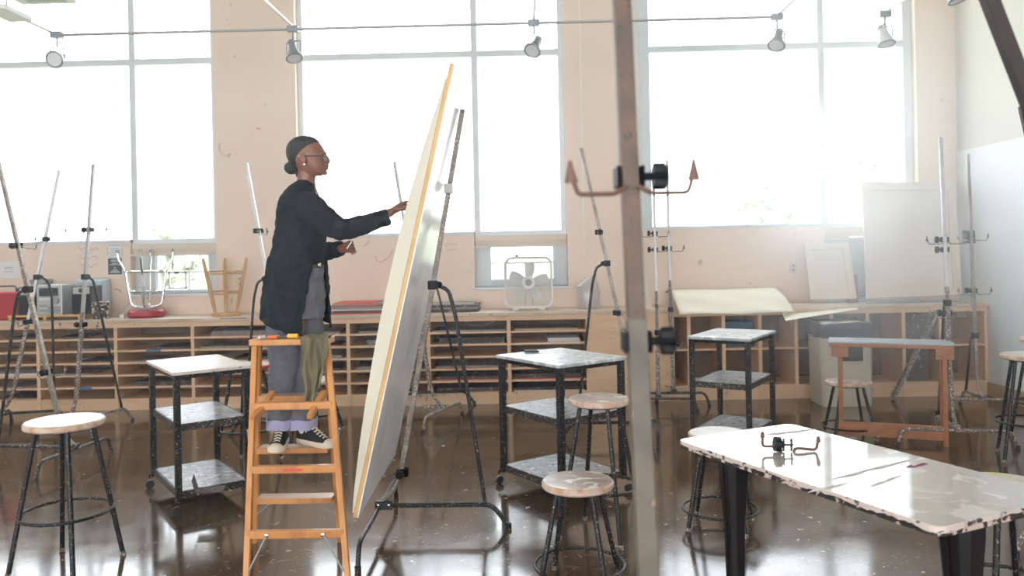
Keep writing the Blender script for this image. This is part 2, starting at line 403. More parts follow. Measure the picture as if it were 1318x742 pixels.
# thin raised strip and conduit on the pier
struct(MB().span((X(748.5) - .008, WY - .012, Z(752, 330)), (X(748.5) + .008, WY, ZC)), 'trim_2', mat('pale_strip', (.80, .76, .70), .5), smooth=0)
YG = WY + .14
for i, w in enumerate(WINS):
    n = i + 1; root = sroot('window_%d' % n)
    xa, xb, zs = w['xa'], w['xb'], w['zs']
    fr = MB(); fw_ = .06 if i != 2 else .055
    la = X(391, 150, YG - .04) if i == 1 else (X(837, 150, YG - .04) if i == 2 else xa + .08)
    fr.span((xa, YG - .05, zs), (la, YG + .04, ZTOP)); 
    rb = {0: X(272.5, 150, YG - .04), 1: X(719, 150, YG - .04), 2: X(1163, 150, YG - .04)}[i]
    fr.span((rb, YG - .05, zs), (xb, YG + .04, ZTOP))
    fr.span((xa, YG - .05, ZTOP - .07), (xb, YG + .04, ZTOP))
    struct(fr, 'frame', FRAME, root, smooth=0, bevel=.004)
    mx_ = X(*w['mull'], YG - .04)
    struct(MB().span((mx_ - .035, YG - .06, zs - .01), (mx_ + .035, YG + .04, ZTOP)), 'mullion', FRAME, root, smooth=0, bevel=.004)
    zr = 3.77
    rl = MB(); rl.span((la, YG - .05, zr - .035), (mx_ - .035, YG + .035, zr + .035)); rl.span((mx_ + .035, YG - .05, zr - .035), (rb, YG + .035, zr + .035))
    struct(rl, 'rail', FRAME, root, smooth=0, bevel=.004)
    struct(MB().span((xa, WY - .012, zs - .035), (w['nx'], YG + .04, zs)), 'sill', FRAME, root, smooth=0, bevel=.004)
    struct(MB().span((la, YG, zs), (rb, YG + .008, ZTOP - .07)), 'glass_pane', GLASS, root, smooth=0)
    if i == 2:  # broad painted post on the left of the third window
        struct(MB().span((X(808), WY - .03, 0), (X(824), YG - .05, ZTOP)), 'post', mat('pale_post', (.66, .64, .60), .5), root, smooth=0, bevel=.004)
    # lower opening
    nx, nz = w['nx'], w['nz']
    struct(MB().span((nx, YG - .08, zs - .05), (xb, YG + .04, zs)), 'head', FRAME, root, smooth=0, bevel=.004)
    vb = MB(); vb.prism([(WY + .02, zs - .05), (WY + .02, zs - .10), (WY + .035, zs - .155), (WY + .10, zs - .155), (WY + .10, zs - .05)], 0, nx + .01, xb - .01)
    vb.span((nx, WY, zs - .185), (xb, WY + .09, zs - .16))
    struct(vb, 'valance', VALANCE, root, smooth=0)
    gx0, gz1 = P(w['glass'][0], w['glass'][1], YG).x, P(w['glass'][0], w['glass'][1], YG).z
    gx1, gz0 = P(w['glass'][2], w['glass'][3], YG).x, P(w['glass'][2], w['glass'][3], YG).z
    sf = MB(); 
    sf.span((nx, YG - .03, nz), (gx0, YG + .04, zs - .05)); sf.span((gx1, YG - .03, nz), (xb, YG + .04, zs - .05))
    sf.span((gx0, YG - .03, nz), (gx1, YG + .04, gz0)); sf.span((gx0, YG - .03, gz1), (gx1, YG + .04, zs - .05))
    struct(sf, 'lower_frame', FRAME, root, smooth=0, bevel=.003)
    s2 = MB(); q = .018
    for a, b_ in (((gx0 - .035, gz0 - .035), (gx1 + .035, gz0 - .01)), ((gx0 - .035, gz1 + .01), (gx1 + .035, gz1 + .035)), ((gx0 - .035, gz0 - .01), (gx0 - .012, gz1 + .01)), ((gx1 + .012, gz0 - .01), (gx1 + .035, gz1 + .01))):
        s2.span((a[0], YG - .05, a[1]), (b_[0], YG - .03, b_[1]))
    zm = gz0 + (gz1 - gz0) * .48
    s2.span((gx0, YG - .03, zm - .008), (gx1, YG - .01, zm + .008))
    struct(s2, 'sash', FRAME, root, smooth=0)
    if i == 0:
        a_, c_ = P(217, 350, YG - .04), P(241, 372, YG - .04)
        t_ = MB()
        for u in ((a_.x, a_.z, c_.x, a_.z - .02), (a_.x, c_.z + .02, c_.x, c_.z), (a_.x, c_.z, a_.x + .018, a_.z), (c_.x - .018, c_.z, c_.x, a_.z), (c_.x + .02, c_.z - .02, c_.x + .034, a_.z + .02)):
            t_.span((u[0], YG - .05, u[1]), (u[2], YG - .035, u[3]))
        t_.span(((a_.x + c_.x) / 2 - .03, YG - .06, a_.z - .025), ((a_.x + c_.x) / 2 + .02, YG - .05, a_.z - .0), 1)
        struct(t_, 'vent_sash', [FRAME, DARKP], root, smooth=0)
    struct(MB().span((gx0, YG, gz0), (gx1, YG + .006, gz1)), 'lower_pane', GLASS, root, smooth=0)
    struct(MB().span((nx - .02, WY - .03, nz - .03), (xb + .0, YG - .03, nz)), 'lower_sill', FRAME, root, smooth=0, bevel=.003)
    if i == 2:
        bl = MB(); k = 0; z_ = zs - .17
        while z_ > nz + .02:
            bl.box(((nx + xb) / 2, WY + .05, z_), (xb - nx - .03, .022, .0015), Matrix.Rotation(R(72), 3, 'X')); z_ -= .019
        struct(bl, 'blind', BLIND, root, smooth=0)

# ------------------------------------------------------------------ outside
g = struct(MB().span((-160, WY + .6, -1.0), (160, 260, -.8)), 'ground_lawn', GRASS, smooth=0)
def tree(px, py_c, Y, rad, h, label, seed):
    rnd = random.Random(seed); c = P(px, py_c, Y)
    t = thing('tree', label, 'tree', (c.x, Y, -.8), 'trees outside the windows')
    MB().tube([(c.x, Y, -.8), (c.x + .1, Y, c.z * .5), (c.x, Y, c.z)], [rad * .09, rad * .06, rad * .03], 8).build('trunk', BARK, t)
    mb = MB()
    for k in range(1500):
        th = rnd.uniform(0, 2 * math.pi); u = rnd.uniform(-.75, 1); q = rnd.random() ** .4 * (1 + .22 * math.sin(3 * th + seed) + .15 * math.sin(7 * u + th * 2))
        s_ = math.sqrt(max(0, 1 - u * u))
        p = Vector((c.x + rad * q * s_ * math.cos(th), Y + rad * q * s_ * math.sin(th), c.z + h * q * u))
        a = Vector((rnd.gauss(0, 1), rnd.gauss(0, 1), rnd.gauss(0, 1))).normalized() * rad * .085
        b = a.cross(Vector((rnd.gauss(0, 1), rnd.gauss(0, 1), rnd.gauss(0, 1)))).normalized() * rad * .07
        mb.add([p - a, p + b, p + a, p - b], [(0, 1, 2, 3)])
    mb.build('foliage', LEAF, t, smooth=0)
tree(1018, 252, 30, 2.2, 2.1, 'pale leafy tree outside third window, at the mullion', 1)
tree(1112, 245, 44, 3.3, 3.0, 'taller rounded tree outside third window, beside the tower', 2)
tree(1160, 262, 33, 1.5, 1.6, 'small tree outside third window, by its right frame', 3)
tree(250, 335, 40, 3.5, 2.2, 'low tree seen through the small first window', 4)
tw = P(1149, 180, 75)
t = thing('church_tower', 'faint pale stone tower with a pointed spire outside third window', 'tower', (tw.x, 75, -.8))
hw = 1.15
MB().span((tw.x - hw, 75 - hw, -.8), (tw.x + hw, 75 + hw, P(1149, 135, 75).z)).build('tower_body', STONE, t, smooth=0)
zt = P(1149, 135, 75).z
MB().loft([[(tw.x - hw * 1.1, 75 - hw * 1.1, zt), (tw.x + hw * 1.1, 75 - hw * 1.1, zt), (tw.x + hw * 1.1, 75 + hw * 1.1, zt), (tw.x - hw * 1.1, 75 + hw * 1.1, zt)],
           [(tw.x - .02, 74.98, zt + 4.2), (tw.x + .02, 74.98, zt + 4.2), (tw.x + .02, 75.02, zt + 4.2), (tw.x - .02, 75.02, zt + 4.2)]]).build('spire', STONE, t, smooth=0)
for q in (-.5, .5):
    MB().prism([(tw.x + q - .28, zt - 2.6), (tw.x + q + .28, zt - 2.6), (tw.x + q + .28, zt - 1.2), (tw.x + q, zt - .7), (tw.x + q - .28, zt - 1.2)], 1, 75 - hw - .05, 75 - hw + .05).build('tower_window', TOWERW, t, smooth=0)

# ================================================================== cubby shelving below the windows
CY = 8.40; CT = .945
# worktop
wt = MB(); wt.span((X(-40, 405, CY), CY - .02, CT - .035), (XR, WY, CT)); 
o = wt.build('worktop', TOPW, smooth=0, bevel=.004); tag(o, 'long pale wooden worktop running below the windows', 'worktop')
def xc(px, py=460): return P(px, py, CY).x
posts = [-54, 49, 149, 248, 347, 448.5, 552, 655.5, 757]
cols_names = ['red can', 'stereo', 'upturned red-seated stool', 'upturned wooden stool', 'standing person', 'red-edged boards', 'grey drawing boards', 'box fan']
rows6 = [.11, .236, .362, .488, .614, .740, .858]
XS = [xc(p) for p in posts]
SH = .02
def unit(x0, x1, zs, ys, label, lip=True, back=True, name='shelf_unit'):
    t = thing(name, label, 'shelf unit', ((x0 + x1) / 2, CY, 0), 'cubby shelving under the worktop')
    c = MB()
    c.span((x0, CY, .0), (x0 + .018, WY - .01, CT - .035)); c.span((x1 - .018, CY, .0), (x1, WY - .01, CT - .035))
    c.span((x0 + .018, CY, zs[-1]), (x1 - .018, CY + .02, CT - .035))
    c.build('carcass', CAB, t, smooth=0, bevel=.002)
    MB().span((x0 + .018, CY + .012, 0), (x1 - .018, CY + .03, zs[0] - .0)).build('plinth', CAB, t, smooth=0)
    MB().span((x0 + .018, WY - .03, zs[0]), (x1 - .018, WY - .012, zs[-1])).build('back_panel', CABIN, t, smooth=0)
    for z_ in zs[:-1]:
        MB().span((x0 + .018, CY + .002, z_ - SH / 2), (x1 - .018, WY - .03, z_ + SH / 2)).build('shelf', CAB, t, smooth=0)
    return t
for k in range(8):
    unit(XS[k], XS[k + 1], rows6, 0, 'six-slot wooden shelf unit beneath the ' + cols_names[k])
# plain panelled cupboard between the two runs
px0, px1 = XS[8], xc(866)
t = thing('cupboard', 'plain tan cupboard front between the narrow slots and the square cubbies', 'cupboard', ((px0 + px1) / 2, CY, 0))
MB().span((px0, CY, 0), (px1, WY - .01, CT - .035)).build('carcass', CAB, t, smooth=0, bevel=.002)
MB().span((px0 + .05, CY - .004, .13), (px1 - .05, CY, CT - .07)).build('front_panel', CAB, t, smooth=0, bevel=.002)
bx = [866, 931.5, 978.5, 1025.5, 1071, 1117, 1163, 1211, 1259]
bx = [866, 885] + bx[1:]
sq = [866, 887.5, 932, 979, 1025.5, 1071, 1117.5, 1164, 1211.5, 1259]
XQ = [xc(p) for p in sq]; XQ[-1] = XR - .035
zq = [.14, .52, .862]
qn = ['beside the plain cupboard', 'behind the crossed bars of two easels', 'under the curling cream paper', 'left of the tan bin', 'behind the tan bin', 'behind the tan bin, nearer the work bench', 'behind the work bench', 'holding the leaning splattered plank', 'nearest the corner of the room']
for k in range(9):
    unit(XQ[k], XQ[k + 1], zq, 0, 'two-cubby wooden shelf unit ' + qn[k], name='cubby_unit')
xe = XR - .035
MB().span((xe, CY + .02, 0), (XR, CY + .04, CT - .035)).build('filler_strip', CAB, None, smooth=0)
tag(bpy.data.objects['filler_strip'], 'narrow tan filler strip between the cubbies and the white wall', 'filler strip')

# papers, boards and clutter in the slots: (col, row from the top 0-5, x0, x1 fractions, thickness, material, what)
rown = ['top', 'second', 'third', 'fourth', 'fifth', 'bottom']
def slot_stack(k, r_, f0, f1, th, m, what, edge=None, tilt=0):
    x0, x1 = XS[k] + .03, XS[k + 1] - .03; w = x1 - x0; zb = rows6[5 - r_] + SH / 2 + .0005
    rn = random.Random(k * 10 + r_); a, b = x0 + w * f0, x0 + w * f1
    mb = MB(); n = max(2, int(th / .006)); q = th / n
    for j in range(n):
        da, db, dy = rn.uniform(-.01, .01), rn.uniform(-.012, .012), rn.uniform(0, .03)
        aa, bb = max(a + da, x0), min(b + db, x1)
        mb.span((aa, CY + .03 + dy, zb + j * q), (bb, CY + .45 + dy * .5, zb + j * q + q * .85), 1 if (edge and j == 0) else 0)
    o = mb.build('paper_stack', [m, edge or m], None, smooth=0)
    tag(o, '%s in the %s slot beneath the %s' % (what, rown[r_], cols_names[k]), 'paper stack', 'papers and boards in the slots')
for args in [
    (0, 0, .55, .98, .018, PAPERD, 'dark folder'), (0, 3, .3, .98, .022, PAPER, 'white papers'), (0, 4, .5, .8, .012, PAPERG, 'grey sheets'),
    (0, 5, .45, .98, .020, PAPERD, 'dark board', STRETCH), (1, 0, .2, .55, .018, PAPERD, 'small dark board'), (1, 1, .55, .95, .02, PAPERG, 'grey papers'),
    (1, 2, .5, .98, .014, PAPERD, 'thin dark sheets'), (1, 3, .1, .7, .012, PAPERG, 'curled grey sheets'),
    (2, 1, .45, .98, .022, PAPERD, 'dark messy sheets'), (2, 4, .2, .98, .045, PAPERD, 'dark crumpled stack'), (2, 2, .1, .5, .008, PAPERG, 'single grey sheet'),
    (3, 0, .2, .98, .05, PAPERG, 'layered drawings with red edges', REDE), (3, 1, .05, .98, .02, PAPERG, 'grey layered papers'), (3, 2, .5, .98, .02, PAPERD, 'dark boards'),
    (4, 1, .1, .9, .012, PAPERD, 'dark sheets', REDE), (4, 2, .3, .95, .03, PAPERG, 'grey mixed papers'), (4, 3, .2, .9, .02, PAPERD, 'dark portfolio'), (4, 0, .3, .9, .02, PAPERG, 'grey papers'),
    (5, 0, .1, .9, .02, PAPERG, 'loose drawings'), (5, 1, .2, .95, .05, PAPERG, 'crumpled pale papers'), (5, 2, .3, .9, .018, PAPERD, 'dark boards'),
    (5, 3, .05, .9, .025, PAPERG, 'messy grey papers'), (5, 4, .3, .6, .02, PAPER, 'white envelope'), (5, 5, .3, .7, .03, PAPERD, 'dark board with red edge', REDE),
    (6, 0, .02, .98, .014, PAPERG, 'flat grey sheets'), (6, 1, .1, .98, .06, PAPERD, 'dark bulky papers'), (6, 3, .05, .95, .022, PAPERG, 'grey layered papers'),
    (6, 4, .05, .9, .035, PAPERD, 'red-edged dark folder', REDE), (6, 5, .05, .95, .045, PAPERD, 'thick red-edged folder', REDE),
    (7, 0, .05, .9, .018, PAPERG, 'papers on a yellow board', STRETCH), (7, 1, .5, .93, .04, PAPER, 'thick white box of paper'), (7, 3, .1, .9, .02, PAPERD, 'dark sheets'),
    (7, 4, .05, .98, .05, PAPERD, 'dark stack of colourful papers', REDE), (7, 5, .02, .98, .035, PAPERD, 'dark boards on a white sheet', PAPER)]:
    slot_stack(*args)
for k, r_, f, tn in ((2, 1, .4, 'stool'), (1, 4, .5, 'stereo')):
    x0 = XS[k] + (XS[k + 1] - XS[k]) * f; zb = rows6[5 - r_]
    o = MB().span((x0, CY - .002, zb - .013), (x0 + .15, CY + .001, zb + .013)).build('tape_label', BLUETAPE, None, smooth=0)
    tag(o, 'strip of blue tape on the shelf edge below the ' + ('upturned red-seated stool' if k == 2 else 'stereo'), 'tape')
o = MB().span((P(284, 412, CY).x, CY - .024, CT - .012), (P(318, 412, CY).x, CY - .02, CT - .004)).build('tape_label', BLUETAPE, None, smooth=0)
tag(o, 'thin blue tape on the worktop edge by the upturned wooden stool', 'tape')

# ================================================================== easels
def easel(label, hub, head, lean=.181, top=2.4, half=.41, bar=.72, mastm=None, lowm=None, strutm=None, basem=None, clamps=(), sz=1.32,
          tilt=0.0, side=True, mid=None, zsleeve=None, mr=.0135):
    """hub: point on the floor below the joint; head: direction (degrees) in which rear bar, strut and mast lean run."""
    mastm, lowm, strutm, basem = mastm or ALU, lowm or SPLAT, strutm or BLACK, basem or BLACK
    t = thing('studio_easel', label, 'easel', (hub[0], hub[1], 0), 'metal mast easels')
    h = R(head); ex = Vector((math.cos(h), math.sin(h), 0)); ey = Vector((-ex.y, ex.x, 0)); ez = Vector((0, 0, 1)); H0 = Vector((hub[0], hub[1], 0))
    W = lambda x, y, z: H0 + ex * x + ey * y + ez * z
    mx = lambda z: .125 + (z - .30) * lean
    my = lambda z: tilt * (z - .30)
    MP = lambda z, dx=0, dy=0: W(mx(z) + dx, my(z) + dy, z)
    # base: T of bent tube
    MB().tube(fillet([W(-.0, -half, .012), W(0, -half + .035, .13), W(0, half - .035, .13), W(0, half, .012)], .06), .013, 10).build('cross_bar', basem, t)
    MB().tube(fillet([W(-.01, 0, .14), W(bar - .09, 0, .14), W(bar, 0, .012)], .06), .014, 10).build('rear_bar', basem, t)
    for p in (W(0, -half, 0), W(0, half, 0), W(bar, 0, 0)):
        MB().disc((p.x, p.y), .017, 0, .03, 14, .003).build('foot_cap', BLACK, t)
    j = MB(); j.box(W(.03, 0, .145), (.10, .045, .05), Matrix.Rotation(h, 3, 'Z'))
    jo = j.build('joint_plate', basem, t, bevel=.004)
    for dx in (.0, .06):
        MB().ell(W(dx, -.024, .15), (.009, .006, .009), nu=8, nv=6).build('bolt', CHROME, jo)
    # bent lower tube then the straight mast
    MB().tube(fillet([W(.0, 0, .15), W(.085, my(.25), .22), MP(.36)], .07), .0155, 10).build('lower_tube', lowm, t)
    zs = zsleeve or (.36 + (top - .36) * .42)
    MB().tube([MP(.34), MP(zs)], mr * 1.12, square=True, up=ey).build('mast', lowm, t, bevel=.002)
    MB().tube([MP(zs - .05), MP(top)], mr, square=True, up=ey).build('upper_mast', mastm, t, bevel=.002)
    # strut
    st = sz
    MB().tube(fillet([W(bar - .13, 0, .14), W(mx(st) + .125, my(st) * .9, st - .17), W(mx(st) + .09, my(st), st - .03), MP(st, .02)], .06), .0115, 10).build('strut', strutm, t)
    c = MB(); c.box(MP(st), (.055, .05, .05), Matrix.Rotation(h, 3, 'Z')); c.ell(MP(st, .035), (.02, .02, .02), nu=10, nv=8)
    c.build('strut_clamp', KNOB, t, bevel=.004)
    for cl in clamps:
        z, kind = cl[0], cl[1]; s_ = cl[2] if len(cl) > 2 else 1; w = cl[3] if len(cl) > 3 else .125
        m_arm = cl[4] if len(cl) > 4 else SPLAT
        cb = MB(); cb.box(MP(z, .022), (.040, .052, .042), Matrix.Rotation(h, 3, 'Z'))
        for sg in (-1, 1): cb.box(MP(z, -.002, sg * .0235), (.040, .007, .042), Matrix.Rotation(h, 3, 'Z')); cl_o = cb.build('clamp', KNOB, t, bevel=.004)
        kn = MB(); c0, c1 = MP(z, 0, .026 * s_), MP(z, 0, .075 * s_)
        kn.tube([c0, MP(z, 0, .045 * s_)], .008, 8)
        kp = []
        for a_ in range(16):
            rr = .027 if a_ % 2 == 0 else .021
            kp.append(rr)
        rings = []
        for q, f_ in ((.045, .9), (.050, 1), (.068, 1), (.073, .85)):
            ctr = MP(z, 0, q * s_)
            rings.append([ctr + (ex * math.cos(2 * math.pi * a_ / 16) + ez * math.sin(2 * math.pi * a_ / 16)) * kp[a_] * f_ for a_ in range(16)])
        kn.loft(rings); kn.build('knob', KNOB, cl_o)
        if kind == 'arms':
            for sg in (-1, 1):
                a = MB(); y1 = w
                a.tube(fillet([MP(z - .02, -.03, sg * .01), MP(z - .035, -.035, sg * .035), MP(z - .035, -.035, sg * y1), MP(z + .0, -.035, sg * (y1 + .012))], .009), .0045, 8)
                a.tube([MP(z - .012, -.035, sg * (y1 + .012)), MP(z + .012, -.035, sg * (y1 + .013)), MP(z + .03, -.035, sg * (y1 + .013))], [.013, .007, .003], 8, flat=.45)
                a.build('holder_arm', m_arm, cl_o)
        if kind == 'side':   # arms that stick forward from the mast towards the canvas, with a hooked lip
            a = MB(); a.tube(fillet([MP(z, -.02, 0), MP(z - .02, -.07, .01), MP(z - .03, -.16, .01), MP(z + .02, -.17, .01)], .02), .005, 8)
            a.build('holder_arm', m_arm, cl_o)
    if mid: pass
    return t

# the big easel carrying the large canvas
GX = -.872
easel('black easel holding up the huge canvas', (GX, 4.66), 0, half=.60, bar=.74, lean=.191, top=2.40, mastm=STEELP, lowm=STEELP, strutm=BLACK,
      clamps=((.33, 'side', -1),), sz=1.40)
br = MB().box((GX + .125 + (1.95 - .3) * .196 - .012, 4.66, 1.95), (.05, .05, .055)).build('canvas_catch', WHITEP, None, bevel=.004)
tag(br, 'small white canvas catch clipped high on the big easel mast', 'canvas catch')

A_ = (.7, .55)
easel('easel with mast rising past the red can, its foot near the white-topped stool', F(98, 600), 180 - 8, lean=.24, top=2.62, half=.42, bar=.8, mastm=STEELP, lowm=STEELP,
      clamps=((1.70, 'side', 1), (.72, 'arms', 1, .13)), sz=1.36, basem=BLACKH, zsleeve=1.5)
easel('thin pale easel standing at the left edge behind the slanted mast', F(-2, 552), 12, lean=.21, top=2.44, half=.30, bar=.62,
      clamps=((1.78, 'arms', 1), (1.0, 'arms', -1)), sz=1.42, zsleeve=1.0)
easel('pale upright easel in front of the stereo', F(84, 566), 74, lean=.12, top=2.46, half=.31, bar=.80, basem=SPLAT,
      clamps=((1.85, 'arms', 1, .22), (.99, 'arms', 1, .20)), sz=1.42, zsleeve=1.1, tilt=-.0)
easel('easel with pale mast behind the painter, by the upturned wooden stool', F(392, 560), 178, lean=.165, top=2.40, half=.36, bar=.66, mastm=ALU,
      clamps=((1.80, 'arms', -1, .10),), sz=1.38)
easel('easel behind the huge canvas, its paint-crusted tube leaning left', F(571, 545), 160, lean=.155, top=2.44, half=.41, bar=.60, basem=SPLAT, lowm=SPLAT,
      clamps=((.88, 'arms', 1, .10),), sz=1.45)
easel('black-based easel hidden mostly by the huge canvas', F(520, 524), 6, lean=.13, top=2.40, half=.34, bar=.72,
      clamps=(), sz=1.30)
easel('easel with slanted grey mast in front of the plastic bag', F(842, 566), 176, lean=.20, top=2.42, half=.38, bar=.76, mastm=STEELP, lowm=STEELP,
      clamps=((1.72, 'none', 1), (1.05, 'none', 1)), sz=1.46)
easel('slim upright easel behind the tall blurred post, nearer the plain cupboard', F(849, 531), 84, lean=.06, top=2.25, half=.36, bar=.5, basem=BLACKH,
      clamps=((1.72, 'arms', 1, .12), (1.56, 'none', 1)), sz=.75, strutm=SPLAT)
easel('slim upright easel to the right of its twin, by the curling cream paper', F(868, 523), 86, lean=.05, top=2.47, half=.34, bar=.45, basem=BLACKH,
      clamps=((1.57, 'arms', 1, .13), (.60, 'arms', -1, .09)), sz=.95, strutm=BLACK)
easel('easel with tall pink-speckled mast beside the work bench', F(1232, 576), 78, lean=.07, top=2.42, half=.42, bar=.62, basem=SPLAT, lowm=SPLAT, mastm=ALU,
      clamps=((1.60, 'arms', 1, .125), (1.52, 'none', 1), (1.02, 'arms', 1, .125)), sz=1.10)
easel('easel in the room corner with a dark clustered clamp', F(1266, 533), 84, lean=.045, top=2.40, half=.40, bar=.5, basem=SPLAT, lowm=STEELP, mastm=STEELP,
      clamps=((1.62, 'arms', 1, .12), (1.66, 'none', 1), (1.58, 'none', 1), (1.12, 'arms', 1, .13)), sz=.7)
easel('easel at the right edge, mast leaning back, above the table stool', (2.93, 4.10), 85, lean=.10, top=2.31, half=.50, bar=.62, basem=SPLAT, mastm=DARKMAST, tilt=.135,
      clamps=((1.63, 'arms', 1, .10, COPPER),), sz=1.2)
# two easels close to the camera
easel('blurred tall brown post closest to the camera with coppery holder arms', (.238, 1.42), 92, lean=.035, top=2.52, half=.40, bar=.62, mastm=RUST, lowm=GREYPOST,
      clamps=((1.735, 'arms', -1, .105, COPPER), (1.415, 'none', -1)), sz=.9, zsleeve=1.46, strutm=BLACK, tilt=.019, mr=.0165)
easel('dark slanted mast cutting across the upper right corner', (1.149 + .125 + 1.885 * .36, 2.02), 180, lean=.36, top=2.75, half=.40, bar=.6, mastm=DARKMAST, lowm=DARKMAST, clamps=(), sz=1.2, mr=.0165)

# ================================================================== stools
def metal_stool(label, c, h, seat, edge, rot=20, rs=.170, top_m=None, foot=.26, ring_z=None, th=.035, group='round-seated metal stools'):
    t = thing('metal_stool', label, 'stool', (c[0], c[1], 0), group)
    c = Vector((c[0], c[1], 0))
    MB().disc((c.x, c.y), rs, h - th, h, 48, .008, mi=1, mi_top=0).build('seat', [seat, edge], t)
    MB().disc((c.x, c.y), rs * .72, h - th - .012, h - th, 32, .0).build('seat_plate', BLACK, t)
    rt = rs * .68; rz = ring_z or h * .36
    for k in range(4):
        a = R(rot + 90 * k); d = Vector((math.cos(a), math.sin(a), 0))
        lg = MB().tube([c + d * rt + Vector((0, 0, h - th - .005)), c + d * foot + Vector((0, 0, .012))], .0125, 12).build('leg', BLACK, t)
        MB().tube([c + d * (foot - .0005) + Vector((0, 0, .022)), c + d * (foot + .002)], .0145, 12).build('foot_cap', SPLAT, lg)
    rr = rt + (foot - rt) * (h - rz) / h
    MB().ring(c + Vector((0, 0, rz)), rr + .008, .0085).build('foot_ring', BLACK, t)
    return t
metal_stool('tall stool with bright white seat and chipped orange edge', F(83, 540.5, .76), .76, SEATW, SEATE, rot=35, rs=.192, foot=.262, ring_z=.285)
metal_stool('tall stool with worn seat beside the black cart', F(771, 512, .76), .76, SEATB, SEATE, rot=18, rs=.168, foot=.25)
metal_stool('low stool with scuffed brown seat, closest to the tall blurred post', F(743.5, 618, .50), .50, SEATB, SEATE, rot=30, rs=.170, foot=.225, ring_z=.10)
metal_stool('stool pushed under the far end of the glossy table', F(925, 557, .53), .53, SEATW, SEATE, rot=24, rs=.170, foot=.22, ring_z=.10)
metal_stool('low stool with brown seat standing by the work bench', F(1092, 489.5, .46), .46, SEATB, SEATE, rot=40, rs=.182, foot=.225, ring_z=.085)
metal_stool('tall stool with pale seat cut by the right edge of the view', F(1322, 456, .76), .76, CARTW, SEATE, rot=22, rs=.175, foot=.25)
metal_stool('taller stool just behind the one cut by the right edge', (4.10, 6.55), .80, CARTW, SEATE, rot=60, rs=.17, foot=.24)
metal_stool('yellow-stained stool tucked behind the glossy table', (1.87, 3.26), .63, SEATY, SEATE, rot=50, rs=.172, foot=.25)
metal_stool('pale stool standing behind the ladder and olive rag', F(404, 488, .47), .47, CARTW, SEATE, rot=20, rs=.175, foot=.25)
metal_stool('paint-spattered stool between the white cart and the ladder', F(318, 469, .76), .76, CARTW, RED, rot=33, rs=.17, foot=.25)

# upturned chrome stool with red vinyl seat, on the worktop
c0 = P(189, 404, 8.66); c0.z = CT
t = thing('chrome_stool', 'upturned chrome stool with a thick red vinyl seat on the worktop', 'stool', tuple(c0))
MB().disc((c0.x, c0.y), .192, CT, CT + .085, 48, .022).build('seat', REDV, t)
MB().disc((c0.x, c0.y), .10, CT + .085, CT + .10, 32, .003).build('swivel_plate', GREYP, t)
for k in range(4):
    a = R(15 + 90 * k); d = Vector((math.cos(a), math.sin(a), 0)); z = Vector((0, 0, 1))
    lg = MB().tube(fillet([c0 + d * .03 + z * .105, c0 + d * .15 + z * .12, c0 + d * .185 + z * .36, c0 + d * .20 + z * .50, c0 + d * .27 + z * .62, c0 + d * .275 + z * .70], .06, 7), .0125, 12).build('leg', CHROME, t)
    MB().tube([c0 + d * .275 + z * .69, c0 + d * .2755 + z * .725], .0165, 12).build('foot_cap', GREYP, lg)
MB().ring(c0 + Vector((0, 0, .49)), .196, .011).build('foot_ring', CHROME, t)
MB().ring(c0 + Vector((0, 0, .28)), .165, .009).build('brace_ring', CHROME, t)

c1 = P(291, 404, 8.66); c1.z = CT
t = thing('wooden_stool', 'upturned four-legged pale wooden stool on the worktop', 'stool', tuple(c1))
MB().disc((c1.x, c1.y), .155, CT, CT + .028, 40, .006).build('seat', WOODP, t)
LG = []
for k in range(4):
    a = R(20 + 90 * k); d = Vector((math.cos(a), math.sin(a), 0)); z = Vector((0, 0, 1))
    pts = [c1 + d * (.105 + .115 * s_) + z * (.025 + .59 * s_) for s_ in (0, .12, .35, .6, .8, .93, 1)]
    MB().tube(pts, [.012, .019, .022, .021, .019, .015, .011], 12).build('leg', WOODP, t); LG.append((c1, d))
for k in range(4):
    d, e = LG[k][1], LG[(k + 1) % 4][1]
    for s_ in ((.36, .72) if k % 2 == 0 else (.40, .76)):
        rr = .105 + .115 * s_; z = Vector((0, 0, .025 + .59 * s_))
        MB().tube([c1 + d * rr + z, c1 + e * rr + z], .0085, 10).build('rung', WOODP, t)

